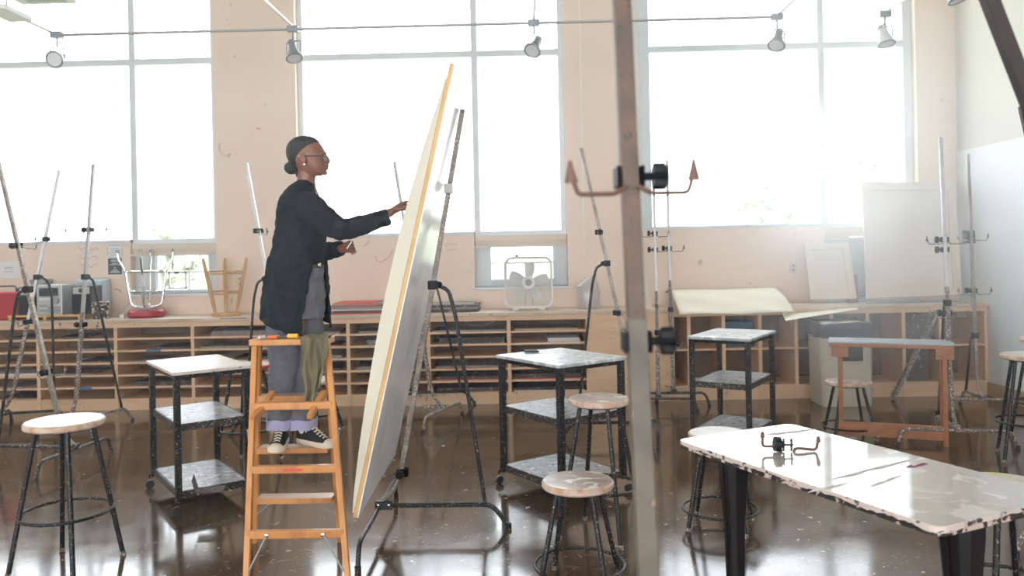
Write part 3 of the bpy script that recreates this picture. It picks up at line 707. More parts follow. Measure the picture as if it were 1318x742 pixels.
# ================================================================== carts
def cart(label, corners, z, shelves, topm, shelfm, casters=True, zt=.022):
    p = [F(*c, z) for c in corners]    # back-left, back-right, front-right, front-left of the top
    u = ((p[1] - p[0]) + (p[2] - p[3])) / 2; w = ((p[0] - p[3]) + (p[1] - p[2])) / 2
    c = sum(p, Vector()) / 4; c.z = 0
    L1, L2 = u.length, w.length; a = math.atan2(u.y, u.x)
    ex = Vector((math.cos(a), math.sin(a), 0)); ey = Vector((-ex.y, ex.x, 0)); ez = Vector((0, 0, 1))
    W = lambda x, y, zz: c + ex * x + ey * y + ez * zz
    t = thing('art_cart', label, 'cart', (c.x, c.y, 0), 'black metal carts')
    rot = Matrix.Rotation(a, 3, 'Z')
    MB().box(W(0, 0, z - zt / 2), (L1, L2, zt), rot).build('top', topm, t, smooth=0, bevel=.005)
    hx, hy = L1 / 2 - .03, L2 / 2 - .03; z0 = .085 if casters else .0
    for sx in (-1, 1):
        for sy in (-1, 1):
            MB().tube([W(sx * hx, sy * hy, z0), W(sx * hx, sy * hy, z - zt)], .0185, square=True, up=ex).build('post', BLACK, t, bevel=.002)
            if casters:
                q = W(sx * (hx + .02), sy * (hy + .03), 0)
                cs = MB().tube([W(sx * hx, sy * hy, .10), W(sx * (hx + .02), sy * (hy + .025), .095), q + ez * .075], .009, 8).build('caster_arm', BLACK, t)
                MB().tube([q + ez * .028 - ey * .010, q + ez * .028 + ey * .010], .028, 20).build('caster_wheel', DARKP, cs)
    fr = MB()
    for sy in (-1, 1): fr.tube([W(-hx, sy * hy, z - zt - .014), W(hx, sy * hy, z - zt - .014)], .012, square=True, up=ez)
    for sx in (-1, 1): fr.tube([W(sx * hx, -hy, z - zt - .014), W(sx * hx, hy, z - zt - .014)], .012, square=True, up=ez)
    fr.build('top_frame', BLACK, t, smooth=0)
    for zz in shelves:
        MB().box(W(0, 0, zz), (L1 - .075, L2 - .075, .014), rot).build('shelf', shelfm, t, smooth=0, bevel=.002)
        e = MB()
        for sy in (-1, 1): e.box(W(0, sy * (hy + .0), zz - .016), (L1 - .07, .006, .045), rot)
        for sx in (-1, 1): e.box(W(sx * (hx + .0), 0, zz - .016), (.006, L2 - .07, .045), rot)
        e.build('shelf_rim', BLACKH, t, smooth=0)
    return c, ex, ey
CC = cart('black rolling cart with a white top, beside the ladder', [(197, 463), (290, 456), (314, 470), (211.5, 482)], .88, (.13, .545), CARTW, CARTS)
cart('black rolling cart with a grey painted top, behind the tall worn stool', [(653, 455), (735, 447), (793, 460), (703, 473)], .88, (.13, .53), CARTT, CARTS)
cart('smaller black shelf cart with bluish top, in front of the square cubbies', [(886, 432), (928, 422), (993, 426), (964, 438)], .88, (.14, .52), CARTT, CARTS, casters=False)
# folded scrap on the lowest shelf of the white cart
q = F(262, 632, .148)
sc_ = MB().add([(q.x - .06, q.y + .07, .149), (q.x + .10, q.y + .10, .150), (q.x + .13, q.y - .04, .150), (q.x - .03, q.y - .05, .149), (q.x - .09, q.y + .08, .23), (q.x - .055, q.y - .04, .22)], [(0, 3, 2, 1), (0, 4, 5, 3)])
o = sc_.build('cardboard_scrap', PAPERD, None, smooth=0); md = o.modifiers.new('thick', 'SOLIDIFY'); md.thickness = .003; md.offset = 1
tag(o, 'folded dark scrap lying on the lowest shelf of the white-topped cart', 'scrap')
# little black bulldog clip on grey cart
q = F(684, 453.5, .885)
t = thing('palette_knife', 'small black handled tool on the corner of the grey cart top', 'tool', tuple(F(684, 453.5, .88)))
MB().box(q + Vector((0, 0, .006)), (.10, .03, .016), Matrix.Rotation(R(5), 3, 'Z')).build('handle', DARKP, t, bevel=.004)
MB().box(q + Vector((.07, .0, .012)), (.06, .025, .004), Matrix.Rotation(R(18), 3, 'Z')).build('blade', CHROME, t, bevel=.001)

# ================================================================== glossy table
TZ = .74
A, B, C_ = F(870, 566, TZ), F(1000, 543, TZ), F(1195, 676, TZ)
e1 = (C_ - A); e1.z = 0; L = e1.length; e1.normalize(); e2 = Vector((-e1.y, e1.x, 0)); Wd = .66
L = 1.30
def TW(a, b, z): q = A + e1 * a + e2 * b; q.z = z; return q
t = thing('work_table', 'long glossy white table with chipped dark edges', 'table', tuple(TW(L / 2, Wd / 2, 0)))
def rrect(a0, a1, b0, b1, r, k=6):
    out = []
    for cx, cy, s in ((a1 - r, b1 - r, 0), (a0 + r, b1 - r, 90), (a0 + r, b0 + r, 180), (a1 - r, b0 + r, 270)):
        for j in range(k + 1):
            th = R(s + 90 * j / k); out.append((cx + r * math.cos(th), cy + r * math.sin(th)))
    return out
rr = rrect(0, L, 0, Wd, .045); ri = rrect(.004, L - .004, .004, Wd - .004, .041)
def dense(poly, st=.012):
    out = []
    for i_, p_ in enumerate(poly):
        q_ = poly[(i_ + 1) % len(poly)]; n_ = max(1, int(math.dist(p_, q_) / st))
        out += [(p_[0] + (q_[0] - p_[0]) * j / n_, p_[1] + (q_[1] - p_[1]) * j / n_) for j in range(n_)]
    return out
nn = [max(1, int(math.dist(rr[i_], rr[(i_ + 1) % len(rr)]) / .012)) for i_ in range(len(rr))]
def dn(poly):
    out = []
    for i_, p_ in enumerate(poly):
        q_ = poly[(i_ + 1) % len(poly)]; n_ = nn[i_]
        out += [(p_[0] + (q_[0] - p_[0]) * j / n_, p_[1] + (q_[1] - p_[1]) * j / n_) for j in range(n_)]
    return out
ro, ri = dn(rr), dn(ri); rn = random.Random(12); dz = 0; jz = []
for _ in ro:
    dz = .8 * dz + rn.uniform(-.004, .004); jz.append(min(.013, max(-.006, dz)))
mb = MB(); mb.loft([[TW(a, b, TZ - .03) for a, b in ro], [TW(a, b, TZ - .015 + j_) for (a, b), j_ in zip(ro, jz)]], True, 1)
mb.f.pop(); mb.m.pop()
mb.loft([[TW(a, b, TZ - .015 + j_) for (a, b), j_ in zip(ro, jz)], [TW(a, b, TZ - .0015) for a, b in ro], [TW(a, b, TZ) for a, b in ri]], True, 2); mb.m[-1] = 0
k_ = len(mb.f) - 2; mb.f.pop(k_); mb.m.pop(k_)
mb.build('tabletop', [TABT, TABE, TABP], t, smooth=12)
pm = MB(); pm.tube([F(x_, y_, TZ + .0006) for x_, y_ in ((1167, 602), (1172, 600.5), (1177, 601.5), (1183, 599), (1188, 598), (1194, 597.5))], [.003, .005, .004, .004, .006, .002], 6, flat=.15, up=(0, 0, 1))
pm.build('paint_mark', mat('purple_paint', (.22, .03, .12), .5), t, label='small purple paint mark')
rn2 = random.Random(3)
for x0_, y0_, x1_, y1_ in ((1070, 618, 1180, 590), (985, 560, 1050, 553), (1225, 600, 1245, 628), (1120, 627, 1160, 612), (1040, 634, 1090, 622)):
    q0_, q1_ = F(x0_, y0_, TZ + .0005), F(x1_, y1_, TZ + .0005)
    pts_ = [q0_.lerp(q1_, i_ / 7) + Vector((rn2.uniform(-.004, .004), rn2.uniform(-.004, .004), 0)) for i_ in range(8)]
    MB().tube(pts_, [.001, .004, .006, .003, .006, .004, .003, .001], 6, flat=.1, up=(0, 0, 1)).build('dried_streak', DRIED, t, label='dried pale paint streak')
ap = MB()
for b in (.16, Wd - .16): ap.tube([TW(.12, b, TZ - .05), TW(L - .12, b, TZ - .05)], .018, square=True)
ap.build('rail', TABL, t, smooth=0)
for a, mid in ((.08, .25), (1.16, .285)):
    lg = MB()
    rings = []
    for z, w1, w2 in ((TZ - .031, .062, .062), (TZ - .12, .060, .058), (.36, .040, .040), (.05, .034, .034)):
        rings.append([TW(a + w1 * x, mid + w2 * y, z) for x, y in ((-1, -.6), (-.6, -1), (-.12, -1), (-.12, -.82), (.12, -.82), (.12, -1), (.6, -1), (1, -.6), (1, .6), (.6, 1), (-.6, 1), (-1, .6))])
    lg.loft(rings); lo = lg.build('leg', TABL, t, smooth=0)
    ft = MB(); ft.box(TW(a, mid, .025), (.07, Wd * .86, .05), Matrix.Rotation(math.atan2(e1.y, e1.x), 3, 'Z')); ft.build('floor_foot', TABL, lo, bevel=.006)
# loose canvas holder lying on the table
base = F(1016, 582, TZ)
t = thing('canvas_holder', 'loose black and copper easel holder lying on the glossy table', 'easel holder', tuple(base))
def HP(px, py, dy=0):
    d = ray(px, py); k = (base.y + dy) / d.y; return Vector((d.x * k, d.y * k, EYE + d.z * k))
MB().tube(fillet([HP(981, 557), HP(981.5, 573), HP(984, 575), HP(998, 575)], .01), .0055, 8).build('left_arm', COPPER, t)
MB().tube(fillet([HP(1005, 579), HP(1006, 584.5), HP(1021, 585), HP(1023, 578), HP(1030, 577.5), HP(1048, 579.5), HP(1051, 577), HP(1053.5, 563)], .006), .006, 8).build('right_arm', COPPER, t)
for x, y in ((981.3, 560), (1053.2, 566)):
    MB().tube([HP(x, y + 4), HP(x, y), HP(x, y - 4)], [.009, .009, .005], 8, flat=.6).build('pad', COPPER, t)
k1, k2 = HP(997, 572), HP(1004, 572.5)
MB().tube([k1, k2], .031, 14).build('knob', KNOB, t)
MB().tube([k2, HP(1009, 572.5)], .014, 10).build('knob_collar', KNOB, t)
MB().tube([HP(1008, 573), HP(1021, 573)], .004, 8).build('bolt', BLACK, t)
for x in (1008.5, 1018.5):
    MB().tube([HP(x, 565), HP(x, 581)], .0035, square=True).build('jaw', BLACK, t)

# ================================================================== work bench, bin, plank at the back right
bz = .80
bl, brr = F(1069, 431, bz), F(1221, 434, bz)
u = (brr - bl); u.z = 0; Lb = u.length; u.normalize(); w = Vector((-u.y, u.x, 0)); 
fl = F(1065, 441, bz); dpt = .30
org = F(1066, 439.5, bz); org.z = 0
BWp = lambda x, y, z: org + u * x + w * y + Vector((0, 0, z))
rotb = Matrix.Rotation(math.atan2(u.y, u.x), 3, 'Z')
t = thing('work_bench', 'narrow wooden bench with grey slab top by the corner', 'work bench', tuple(BWp(Lb / 2, dpt / 2, 0)))
MB().box(BWp(Lb / 2, dpt / 2, bz - .008), (Lb, dpt, .016), rotb).build('slab', SLATE, t, smooth=0, bevel=.003)
MB().box(BWp(Lb / 2, dpt / 2, bz - .03), (Lb - .01, dpt - .01, .028), rotb).build('top_board', WOODR, t, smooth=0, bevel=.003)
for x in (.085, Lb - .07):
    for y in (.04, dpt - .04):
        MB().box(BWp(x, y, (bz - .044) / 2), (.035, .035, bz - .044), rotb).build('leg', WOODR, t, smooth=0, bevel=.002)
    MB().box(BWp(x, .02, bz - .085), (.13, .03, .08), rotb).build('corner_block', WOODR, t, smooth=0, bevel=.002)
MB().box(BWp(Lb / 2, .045, .10), (Lb - .15, .022, .11), rotb).build('stretcher_board', WOODR, t, smooth=0, bevel=.002)
# bin
b0, b1 = F(1049, 519), F(1115, 519); wB = (b1 - b0).length; cB = (b0 + b1) / 2; cB.y = 8.14; cB.z = 0; zB = .80
t = thing('waste_bin', 'tall tan bin with a black bag folded over its rim', 'waste bin', tuple(cB))
ring = lambda k, z, g=0: [Vector((cB.x + (x * (wB / 2 * k + g)), cB.y + y * (.19 * k + g), z)) for x, y in ((-1, -.85), (-.9, -1), (.9, -1), (1, -.85), (1, .85), (.9, 1), (-.9, 1), (-1, .85))]
MB().loft([ring(.97, 0), ring(.99, .03), ring(1.03, zB)]).build('bin_body', BIN, t, smooth=0)
rn = random.Random(5); rgs = []
def wob(k, z, g):
    pts = ring(k, z, g); out = []
    for i_ in range(8):
        for f_ in (0, .25, .5, .75):
            q = pts[i_].lerp(pts[(i_ + 1) % 8], f_); out.append(q + Vector((rn.uniform(-.008, .008), rn.uniform(-.008, .008), rn.uniform(-.012, .012))))
    return out
MB().loft([wob(1.03, zB - .13, .006), wob(1.03, zB - .06, .016), wob(1.03, zB + .015, .014), wob(1.03, zB + .02, -.01), wob(.9, zB - .1, -.03)], True).build('bag', BAG, t)
MB().box((cB.x + .045, cB.y - .205, zB - .255), (.20, .012, .20)).build('hatch', BAG, t, bevel=.004)
# leaning plank
pl = thing('splattered_plank', 'dark paint-splattered plank leaning inside the far right cubbies', 'plank', tuple(F(1160, 513)))
a, b = P(1160, 493, 8.30), P(1207, 400, 8.36)
a2 = a + (a - b).normalized() * .18; 
q = F(1160, 513); 
MB().tube([Vector((a2.x, a2.y, max(a2.z, .02))), b], .032, square=True, flat=.5, up=(0, 1, 0)).build('plank', SPLAT, pl, smooth=0, bevel=.003)
pl.location = (a2.x, a2.y, 0); pl.children[0].matrix_parent_inverse = Matrix.Translation(pl.location).inverted()
db = MB().span((XQ[7] + .03, CY + .06, zq[0] + .013), (XQ[8] - .10, CY + .085, zq[1] - .03)).build('dark_board', PAPERD, None, smooth=0); tag(db, 'dark board standing in the lower cubby behind the leaning plank', 'board')
db = MB().span((XQ[7] + .03, CY + .06, zq[1] + .013), (XQ[8] - .04, CY + .085, zq[2] - .02)).build('dark_board', PAPERD, None, smooth=0); tag(db, 'dark board standing in the upper cubby behind the leaning plank', 'board')
db = MB().span((XQ[2] + .03, CY + .10, zq[1] + .013), (XQ[3] - .04, CY + .40, zq[2] - .07)).build('blue_crate', mat('dark_blue_plastic', (.04, .09, .15), .5), None, smooth=0, bevel=.006); tag(db, 'dark blue crate in the upper cubby above the small shelf cart', 'crate')

# ================================================================== huge canvas on the big easel (tilted back towards the right)
def PL(px, py, Y): return P(px, py, Y)
Yn, Yf = 3.99, 5.22
nt, nb = P(584, 82, Yn), P(459.5, 667, Yn)          # rigid panel's near edge, top and bottom
axis = (nt - nb); Lc = axis.length; az = axis.normalized(); ayy = Vector((-.012, 1, 0)).normalized(); an = ayy.cross(az).normalized()
if an.x > 0: an = -an                                 # towards the painter
base_ = nb.copy()
CP = lambda y, z, d=0: base_ + ayy * y + az * z + an * d
Wc = Yf - Yn
t = thing('large_canvas', 'huge pale stretched canvas seen edge-on, leaning on the big easel', 'canvas', tuple(CP(Wc / 2, 0)))
# stretcher bars
sb = []
for y0, y1, z0, z1 in ((0, .05, 0, Lc), (Wc - .05, Wc, 0, Lc), (.05, Wc - .05, 0, .05), (.05, Wc - .05, Lc - .05, Lc), (.05, Wc - .05, Lc * .5 - .02, Lc * .5 + .02)):
    mb = MB(); v = [CP(y, z, d) for z in (z0, z1) for y, d in ((y0, 0), (y1, 0), (y1, .020), (y0, .020))]
    mb.add(v, [(0, 3, 2, 1), (4, 5, 6, 7), (0, 1, 5, 4), (1, 2, 6, 5), (2, 3, 7, 6), (3, 0, 4, 7)])
    mb.build('stretcher_bar', STRETCH, t, smooth=0)
mb = MB(); v = [CP(y, z, d) for z in (0, Lc) for y, d in ((.002, -.006), (Wc - .002, -.006), (Wc - .002, 0), (.002, 0))]
mb.add(v, [(0, 3, 2, 1), (4, 5, 6, 7), (0, 1, 5, 4), (1, 2, 6, 5), (2, 3, 7, 6), (3, 0, 4, 7)])
mb.build('back_board', CANVB, t, smooth=0, label='grey-white back board')
# bowed painted face on its own side
N = 28; rings = []
for i in range(N + 1):
    s_ = i / N; z = .02 + s_ * (Lc - .10); bow = .026 + .066 * math.sin(math.pi * min(1, s_ * 1.02)) ** .8
    rings.append([CP(-.004, z, .0205), CP(Wc + .004, z, .0205), CP(Wc + .004, z, bow + .006), CP(Wc * .5, z, bow + .012), CP(-.004, z, bow)])
MB().loft(rings).build('canvas_face', CANVF, t, smooth=50, label='cream canvas face bowed forward')

# ================================================================== ladder
LXL = lambda z, Y, px: P(px, 600, Y).x
def lp(fx, z, near):  # fx 0..1 across; near side or far side
    Yt, Yb_ = (4.03, 3.55) if near else (4.06, 4.49)
    s_ = 1 - z / 1.17; Y = Yt + (Yb_ - Yt) * s_
    # rail lines measured at the cap and at the lowest rung
    if near: q = ((328.5, 421.0, 440, 4.03), (318.5, 443.5, 690, 3.665)); st = (4.03 - 3.665) / (4.03 - 3.55)
    else: q = ((334.0, 418.5, 445, 4.06), (328.5, 437.5, 690, 4.48)); st = (4.48 - 4.06) / (4.49 - 4.06)
    k_ = s_ / st
    xl = P(q[0][0], q[0][2], q[0][3]).x * (1 - k_) + P(q[1][0], q[1][2], q[1][3]).x * k_
    xr = P(q[0][1], q[0][2], q[0][3]).x * (1 - k_) + P(q[1][1], q[1][2], q[1][3]).x * k_
    return Vector((xl + (xr - xl) * fx, Y, z))
t = thing('wooden_stepladder', 'orange-brown wooden stepladder holding up the painter', 'ladder', tuple((lp(.5, 0, True) + lp(.5, 0, False)) / 2 * 1.0))
for nr in (True, False):
    for fx in (0, 1):
        a, b = lp(fx, 0, nr), lp(fx, 1.15, nr)
        MB().tube([a, b], .0135 if nr else .012, square=True, up=(1, 0, 0), flat=1.35 if not nr else 1.0).build('rail', WOODL, t, smooth=0, bevel=.003)
for z in (.29, .585, .875):
    a, b = lp(0, z, False), lp(1, z, False); c = (a + b) / 2
    MB().box(c + Vector((0, -.005, -.011)), ((b - a).length - .03, .095, .022)).build('tread', WOODT, t, smooth=0, bevel=.003)
    MB().box(c + Vector((0, -.055, -.014)), ((b - a).length - .03, .012, .03)).build('tread_edge', WOODL, t, smooth=0, bevel=.003)
for z in (.325, .59, .865):
    a, b = lp(0, z, True), lp(1, z, True)
    MB().tube([a, b], .0165, square=True, up=(0, 1, 0), flat=1.1).build('rung', WOODL, t, smooth=0, bevel=.005)
a, b = lp(0, 1.15, True), lp(1, 1.15, True); c = (a + b) / 2
MB().box(c + Vector((0, .02, .012)), ((b - a).length + .035, .13, .03)).build('top_cap', WOODL, t, smooth=0, bevel=.004)
for fx, dx in ((0, .0), (1, -.05)):      # folding shelf arms on the near side
    q = lp(fx, .865, True) + Vector((dx + (.02 if fx == 0 else 0), -.01, 0))
    MB().tube([q + Vector((.05 if fx == 0 else -.01, .10, .05)), q + Vector((.03 if fx == 0 else -.035, -.0, -.01)), q + Vector((.0 if fx == 0 else -.045, -.06, -.045))], .013, square=True, up=(1, 0, 0)).build('shelf_arm', WOODL, t, smooth=0, bevel=.003)
for fx, sg in ((0, 1), (1, -1)):          # braces under the lowest rung and treads
    q = lp(fx, .325, True); e = q + Vector((sg * .09, -.0, .0))
    MB().tube([e + Vector((0, -.02, 0)), lp(fx, .18, True) + Vector((sg * .01, -.018, 0))], .004, 6).build('wire_brace', GREYP, t)
    MB().ell(e + Vector((0, -.02, 0)), (.011, .006, .011), nu=10, nv=6).build('bolt', CHROME, t)
    q = lp(fx, .29, False); MB().tube([q + Vector((sg * .10, -.02, -.02)), lp(fx, .18, False) + Vector((sg * .01, -.018, 0))], .004, 6).build('wire_brace', GREYP, t)
    k1, k2 = lp(fx, .62, True), lp(fx, .50, False)
    MB().tube(fillet([lp(fx, .76, True) + Vector((-sg * .021, 0, 0)), (lp(fx, .66, True) + lp(fx, .66, False)) / 2 + Vector((-sg * .021, 0, -.03)), lp(fx, .76, False) + Vector((-sg * .021, 0, 0))], .02), .006, 6).build('spreader', GREYP, t)
lb = MB().box(lp(.5, .59, True) + Vector((.0, -.019, 0)), (.085, .001, .012)).build('warning_label', REDE, t, smooth=0)
# pastels and rag on the cap
zc_ = 1.15 + .028
def topobj(name, px, m, l_, r_, ang, lab, cat='pastel'):
    q = P(px, 432, 4.02); q.z = zc_ + r_; d = Vector((math.cos(R(ang)), math.sin(R(ang)), 0))
    o = MB().tube([q - d * l_ / 2, q + d * l_ / 2], r_, 10).build(name, m, None); return tag(o, lab, cat)
topobj('pastel_stick', 352, ORANGE, .055, .008, 10, 'orange pastel stick on the ladder cap')
topobj('pastel_stick', 377, YELLOW, .05, .011, -8, 'yellow pastel stick on the ladder cap by the rag')
topobj('charcoal_stick', 363, PAPERD, .05, .006, 25, 'dark charcoal stick on the ladder cap between two pastels', 'charcoal')
topobj('chalk_stick', 337, WHITEP, .035, .008, 60, 'pale chalk stub at the end of the ladder cap', 'chalk')
# rag draped over the right end of the cap
ys = []; rag = MB(); NU, NV = 22, 26; V = []
cx0, cx1 = P(385, 440, 3.95).x, P(424, 440, 3.95).x
for j in range(NV + 1):
    s_ = j / NV
    for i in range(NU + 1):
        f_ = i / NU
        if s_ < .2:
            k = s_ / .2; y = 4.10 - .15 * k; z = zc_ + .010 + .006 * math.sin(f_ * 14)
        else:
            k = (s_ - .2) / .8; y = 3.945 - .012 * k + .014 * math.sin(f_ * 17 + k * 3) + .008 * math.sin(f_ * 31); z = zc_ + .008 - .305 * k - (.02 * math.sin(f_ * 4) * k)
            if f_ > .62: z = zc_ + .008 - .20 * k - .05 * k * math.cos(f_ * 9)
        wmid = .5 + .02; 
        kk = max(0, (s_ - .2) / .8); sp = 1 - .28 * kk
        x = cx0 + (cx1 - cx0) * (f_ * sp + (.02 + .10 * math.sin(kk * 2.2) * 1)) + .006 * math.sin(kk * 9 + f_ * 5)
        V.append((x, y, z))
Fq = [(j * (NU + 1) + i, j * (NU + 1) + i + 1, (j + 1) * (NU + 1) + i + 1, (j + 1) * (NU + 1) + i) for j in range(NV) for i in range(NU)]
rag.add(V, Fq); o = rag.build('rag', RAG, None, smooth=80); md = o.modifiers.new('thick', 'SOLIDIFY'); md.thickness = .006
sd = o.modifiers.new('sub', 'SUBSURF'); sd.levels = 1; sd.render_levels = 1
tag(o, 'crumpled olive rag draped over the ladder cap', 'rag')

# ================================================================== the painter
YP = 4.33
def Q(px, py, dy=0.0): return P(px, py, YP + dy)
SC = 1050 / YP
def px2m(n): return n / SC
FX, FY = Vector((ca, sa, 0)), Vector((0, 1, 0))
person = thing('person', 'standing person in charcoal cardigan and rolled jeans drawing on the huge canvas', 'person', (P(385, 577, 4.25).x, 4.30, .585))
def lofts(mb, chain, n=20, up=None, power=1.0):
    """chain: (point, half-size in picture plane px, half depth px) with rings square to the chain"""
    pts = [c[0] for c in chain]; rings = []
    for i, c in enumerate(chain):
        a = pts[max(i - 1, 0)]; b = pts[min(i + 1, len(pts) - 1)]; tdir = (b - a).normalized()
        dep = Vector((0, 1, 0)) if up is None else Vector(up); dep = (dep - tdir * dep.dot(tdir)).normalized(); sd_ = tdir.cross(dep)
        r1, r2 = px2m(c[1]), px2m(c[2])
        rings.append([c[0] + sd_ * r1 * math.cos(2 * math.pi * j / n) + dep * r2 * math.sin(2 * math.pi * j / n) for j in range(n)])
    mb.loft(rings); return mb
def slices(mb, rows, n=24, pw=.8):
    rings = []
    for py, xf, xb, hw, dyc in rows:
        c = Q((xf + xb) / 2, py, dyc); rx = px2m((xf - xb) / 2); ry = px2m(hw)
        ring = []
        for j in range(n):
            a = 2 * math.pi * j / n; cx_, sy_ = math.cos(a), math.sin(a)
            ring.append(c + Vector((rx * math.copysign(abs(cx_) ** pw, cx_), ry * math.copysign(abs(sy_) ** pw, sy_), 0)))
        rings.append(ring)
    mb.loft(rings); return mb
body = MB()
# head: stacked profile slices (front px, back px, half width px)
HD = .0
slices(body, [(177.5, 399, 386, 5, HD), (179.5, 405, 380, 11, HD), (184, 411.5, 374.5, 15.5, HD), (190, 416, 371.5, 17.6, HD), (196, 418.8, 370.5, 18, HD), (200, 420.2, 371, 18, HD),
              (204, 419.6, 372, 17.6, HD), (208, 420.3, 374, 17, HD), (212, 420.8, 378, 16, HD), (216, 420.6, 382, 14.8, HD), (220, 420, 386, 13, HD), (224, 418.5, 391, 10.5, HD), (226.5, 414, 396, 7, HD)], 28, .88)
# nose, lips, chin, brow
lofts(body, [(Q(416.6, 198.5), 2.6, 2.8), (Q(420, 203), 3.0, 3.2), (Q(422.6, 207.2), 3.0, 4.2), (Q(421.2, 210.4), 2.6, 4.4)], 12)
for sg in (-1, 1): body.ell(Q(420.4, 209.3, sg * px2m(3.4)), (px2m(2.6), px2m(1.9), px2m(1.9)))
body.ell(Q(421.4, 213.8), (px2m(2.1), px2m(4.6), px2m(1.5)))
body.ell(Q(421.0, 217.0), (px2m(2.1), px2m(4.4), px2m(1.6)))
body.ell(Q(418.2, 222.6), (px2m(3.4), px2m(5), px2m(3.2)))
body.ell(Q(417.6, 197.0), (px2m(2.8), px2m(9), px2m(1.8)))
# ear (both)
for sg in (-1, 1):
    body.ell(Q(389.8, 205, sg * px2m(18.2)), (px2m(4.4), px2m(3.0), px2m(7.0)), Matrix.Rotation(R(-12), 3, 'Y'))
# neck into torso
lofts(body, [(Q(397, 214), 12.5, 11), (Q(394.8, 224), 11.5, 10.5), (Q(394, 234), 12, 11), (Q(393, 246), 15.5, 17), (Q(388, 262), 19, 32), (Q(384, 290), 22, 32), (Q(382, 320), 24, 28), (Q(381, 350), 26, 30), (Q(382, 375), 26, 32)], 24)
DN = -.15     # the near (right) shoulder lies towards the camera
# right arm reaching to the canvas
SHD, ELB, WRI = Q(396, 266, -.13), Q(441, 297, -.13), Q(499, 275.5, -.02)
lofts(body, [(Q(388, 262, -.09), 11, 12), (SHD, 13, 13), (SHD.lerp(ELB, .5), 10.5, 10.5), (ELB, 9.5, 9.5), (ELB.lerp(WRI, .4), 8.6, 8.6), (WRI, 5.6, 6.6), (Q(504, 273, -.012), 5.6, 7.2)], 16)
# left arm, elbow bent, hand in front of the waist
SHL, ELL, WRL = Q(392, 266, .13), Q(404, 322, .20), Q(438, 320.5, .06)
lofts(body, [(Q(388, 262, .09), 11, 12), (SHL, 12, 12), (SHL.lerp(ELL, .5), 10, 10), (ELL, 9, 9), (ELL.lerp(WRL, .5), 8, 8), (WRL, 5.6, 6.2), (Q(442, 320, .05), 5.6, 6.8)], 16)
# legs
HA, KA, NA = Q(377, 385, -.075), Q(370, 470, -.05), Q(363, 545, -.015)
HB, KB, NB = Q(390, 385, .07), Q(394, 468, .03), Q(394, 543, .0)
for h_, k_, a_ in ((HA, KA, NA), (HB, KB, NB)):
    lofts(body, [(h_ + Vector((0, 0, .04)), 20, 19), (h_.lerp(k_, .5), 16, 16), (k_, 11.5, 12), (k_.lerp(a_, .4), 10.5, 10.5), (a_, 7, 7), (a_ + Vector((0, 0, -.06)), 8, 8)], 16)
# hands
def finger(pts, r0_, r1_): 
    n = len(pts); body.tube(fillet(pts, .008, 3), [r0_ + (r1_ - r0_) * i / (len(fillet(pts, .008, 3)) - 1) for i in range(len(fillet(pts, .008, 3)))], 10)
mm = .001
def hand(wr, kn, nrm, across, curl, thumb, L=.078):
    """wr wrist, kn knuckle centre, across: little finger to index direction, curl: direction fingers bend to"""
    d = (kn - wr).normalized(); across = (across - d * across.dot(d)).normalized(); pn_ = d.cross(across)
    if pn_.dot(curl) < 0: pn_ = -pn_
    lp_ = (kn - wr).length
    rings = []
    for s_, w, th in ((0, .024, .018), (.3, .029, .016), (.7, .037, .014), (1.0, .038, .012)):
        c = wr + d * lp_ * s_
        rings.append([c + across * w * math.cos(2 * math.pi * j / 16) + pn_ * th * math.sin(2 * math.pi * j / 16) for j in range(16)])
    body.loft(rings)
    return d, across, pn_
# right hand: holds a stick of chalk against the canvas face
wr, kn = Q(503, 273.5, -.014), Q(516.5, 265.5, .0)
d, ac, pn_ = hand(wr, kn, None, Vector((.25, -.75, .55)), Vector((.3, .2, -1)), None)
tip = Q(525.8, 263.5, -.005)
for k, (o_, bend, ln) in enumerate(((.027, .30, .9), (.009, .62, 1.0), (-.010, .95, .95), (-.028, 1.2, .78))):
    b0_ = kn + ac * o_ - d * .008
    f1 = (d * math.cos(bend * .45) + pn_ * math.sin(bend * .45)); f2 = (d * math.cos(bend * 1.4) + pn_ * math.sin(bend * 1.4)); f3 = (d * math.cos(bend * 2.1) + pn_ * math.sin(bend * 2.1))
    p1 = b0_ + f1 * .034 * ln; p2 = p1 + f2 * .022 * ln; p3 = p2 + f3 * .017 * ln
    finger([b0_, p1, p2, p3], .0088, .0062)
    if k == 0: ftip = p3
tb = wr + (kn - wr) * .35 + ac * .022 + pn_ * .012
finger([tb, tb + d * .028 + ac * .010 + pn_ * .018, ftip - d * .010 + pn_ * .010], .0105, .0075)
R_TIP = ftip.copy()
# left hand: loosely curled, palm up towards the body, little stick between the fingers
wr, kn = Q(442, 320.3, .05), Q(451, 318, .03)
wr2, kn2 = wr, wr + (kn - wr).normalized() * .066
d, ac, pn_ = hand(wr2, kn2, None, Vector((0, -.45, .9)), Vector((.1, -1, -.2)), None)
L_T = None
for k, (o_, bend, ln) in enumerate(((.027, .75, .9), (.009, .95, 1.0), (-.010, 1.1, .95), (-.028, 1.15, .78))):
    b0_ = kn2 + ac * o_ - d * .008
    f1 = (d * math.cos(bend * .6) + pn_ * math.sin(bend * .6)); f2 = (d * math.cos(bend * 1.6) + pn_ * math.sin(bend * 1.6)); f3 = (d * math.cos(bend * 2.4) + pn_ * math.sin(bend * 2.4))
    p1 = b0_ + f1 * .032 * ln; p2 = p1 + f2 * .022 * ln; p3 = p2 + f3 * .016 * ln
    finger([b0_, p1, p2, p3], .0086, .0062)
    if k == 0: L_T = p3
tb = wr2 + (kn2 - wr2) * .35 + ac * .022 + pn_ * .010
finger([tb, tb + d * .026 + ac * .012 + pn_ * .016, tb + d * .048 + ac * .004 + pn_ * .024], .0102, .0075)
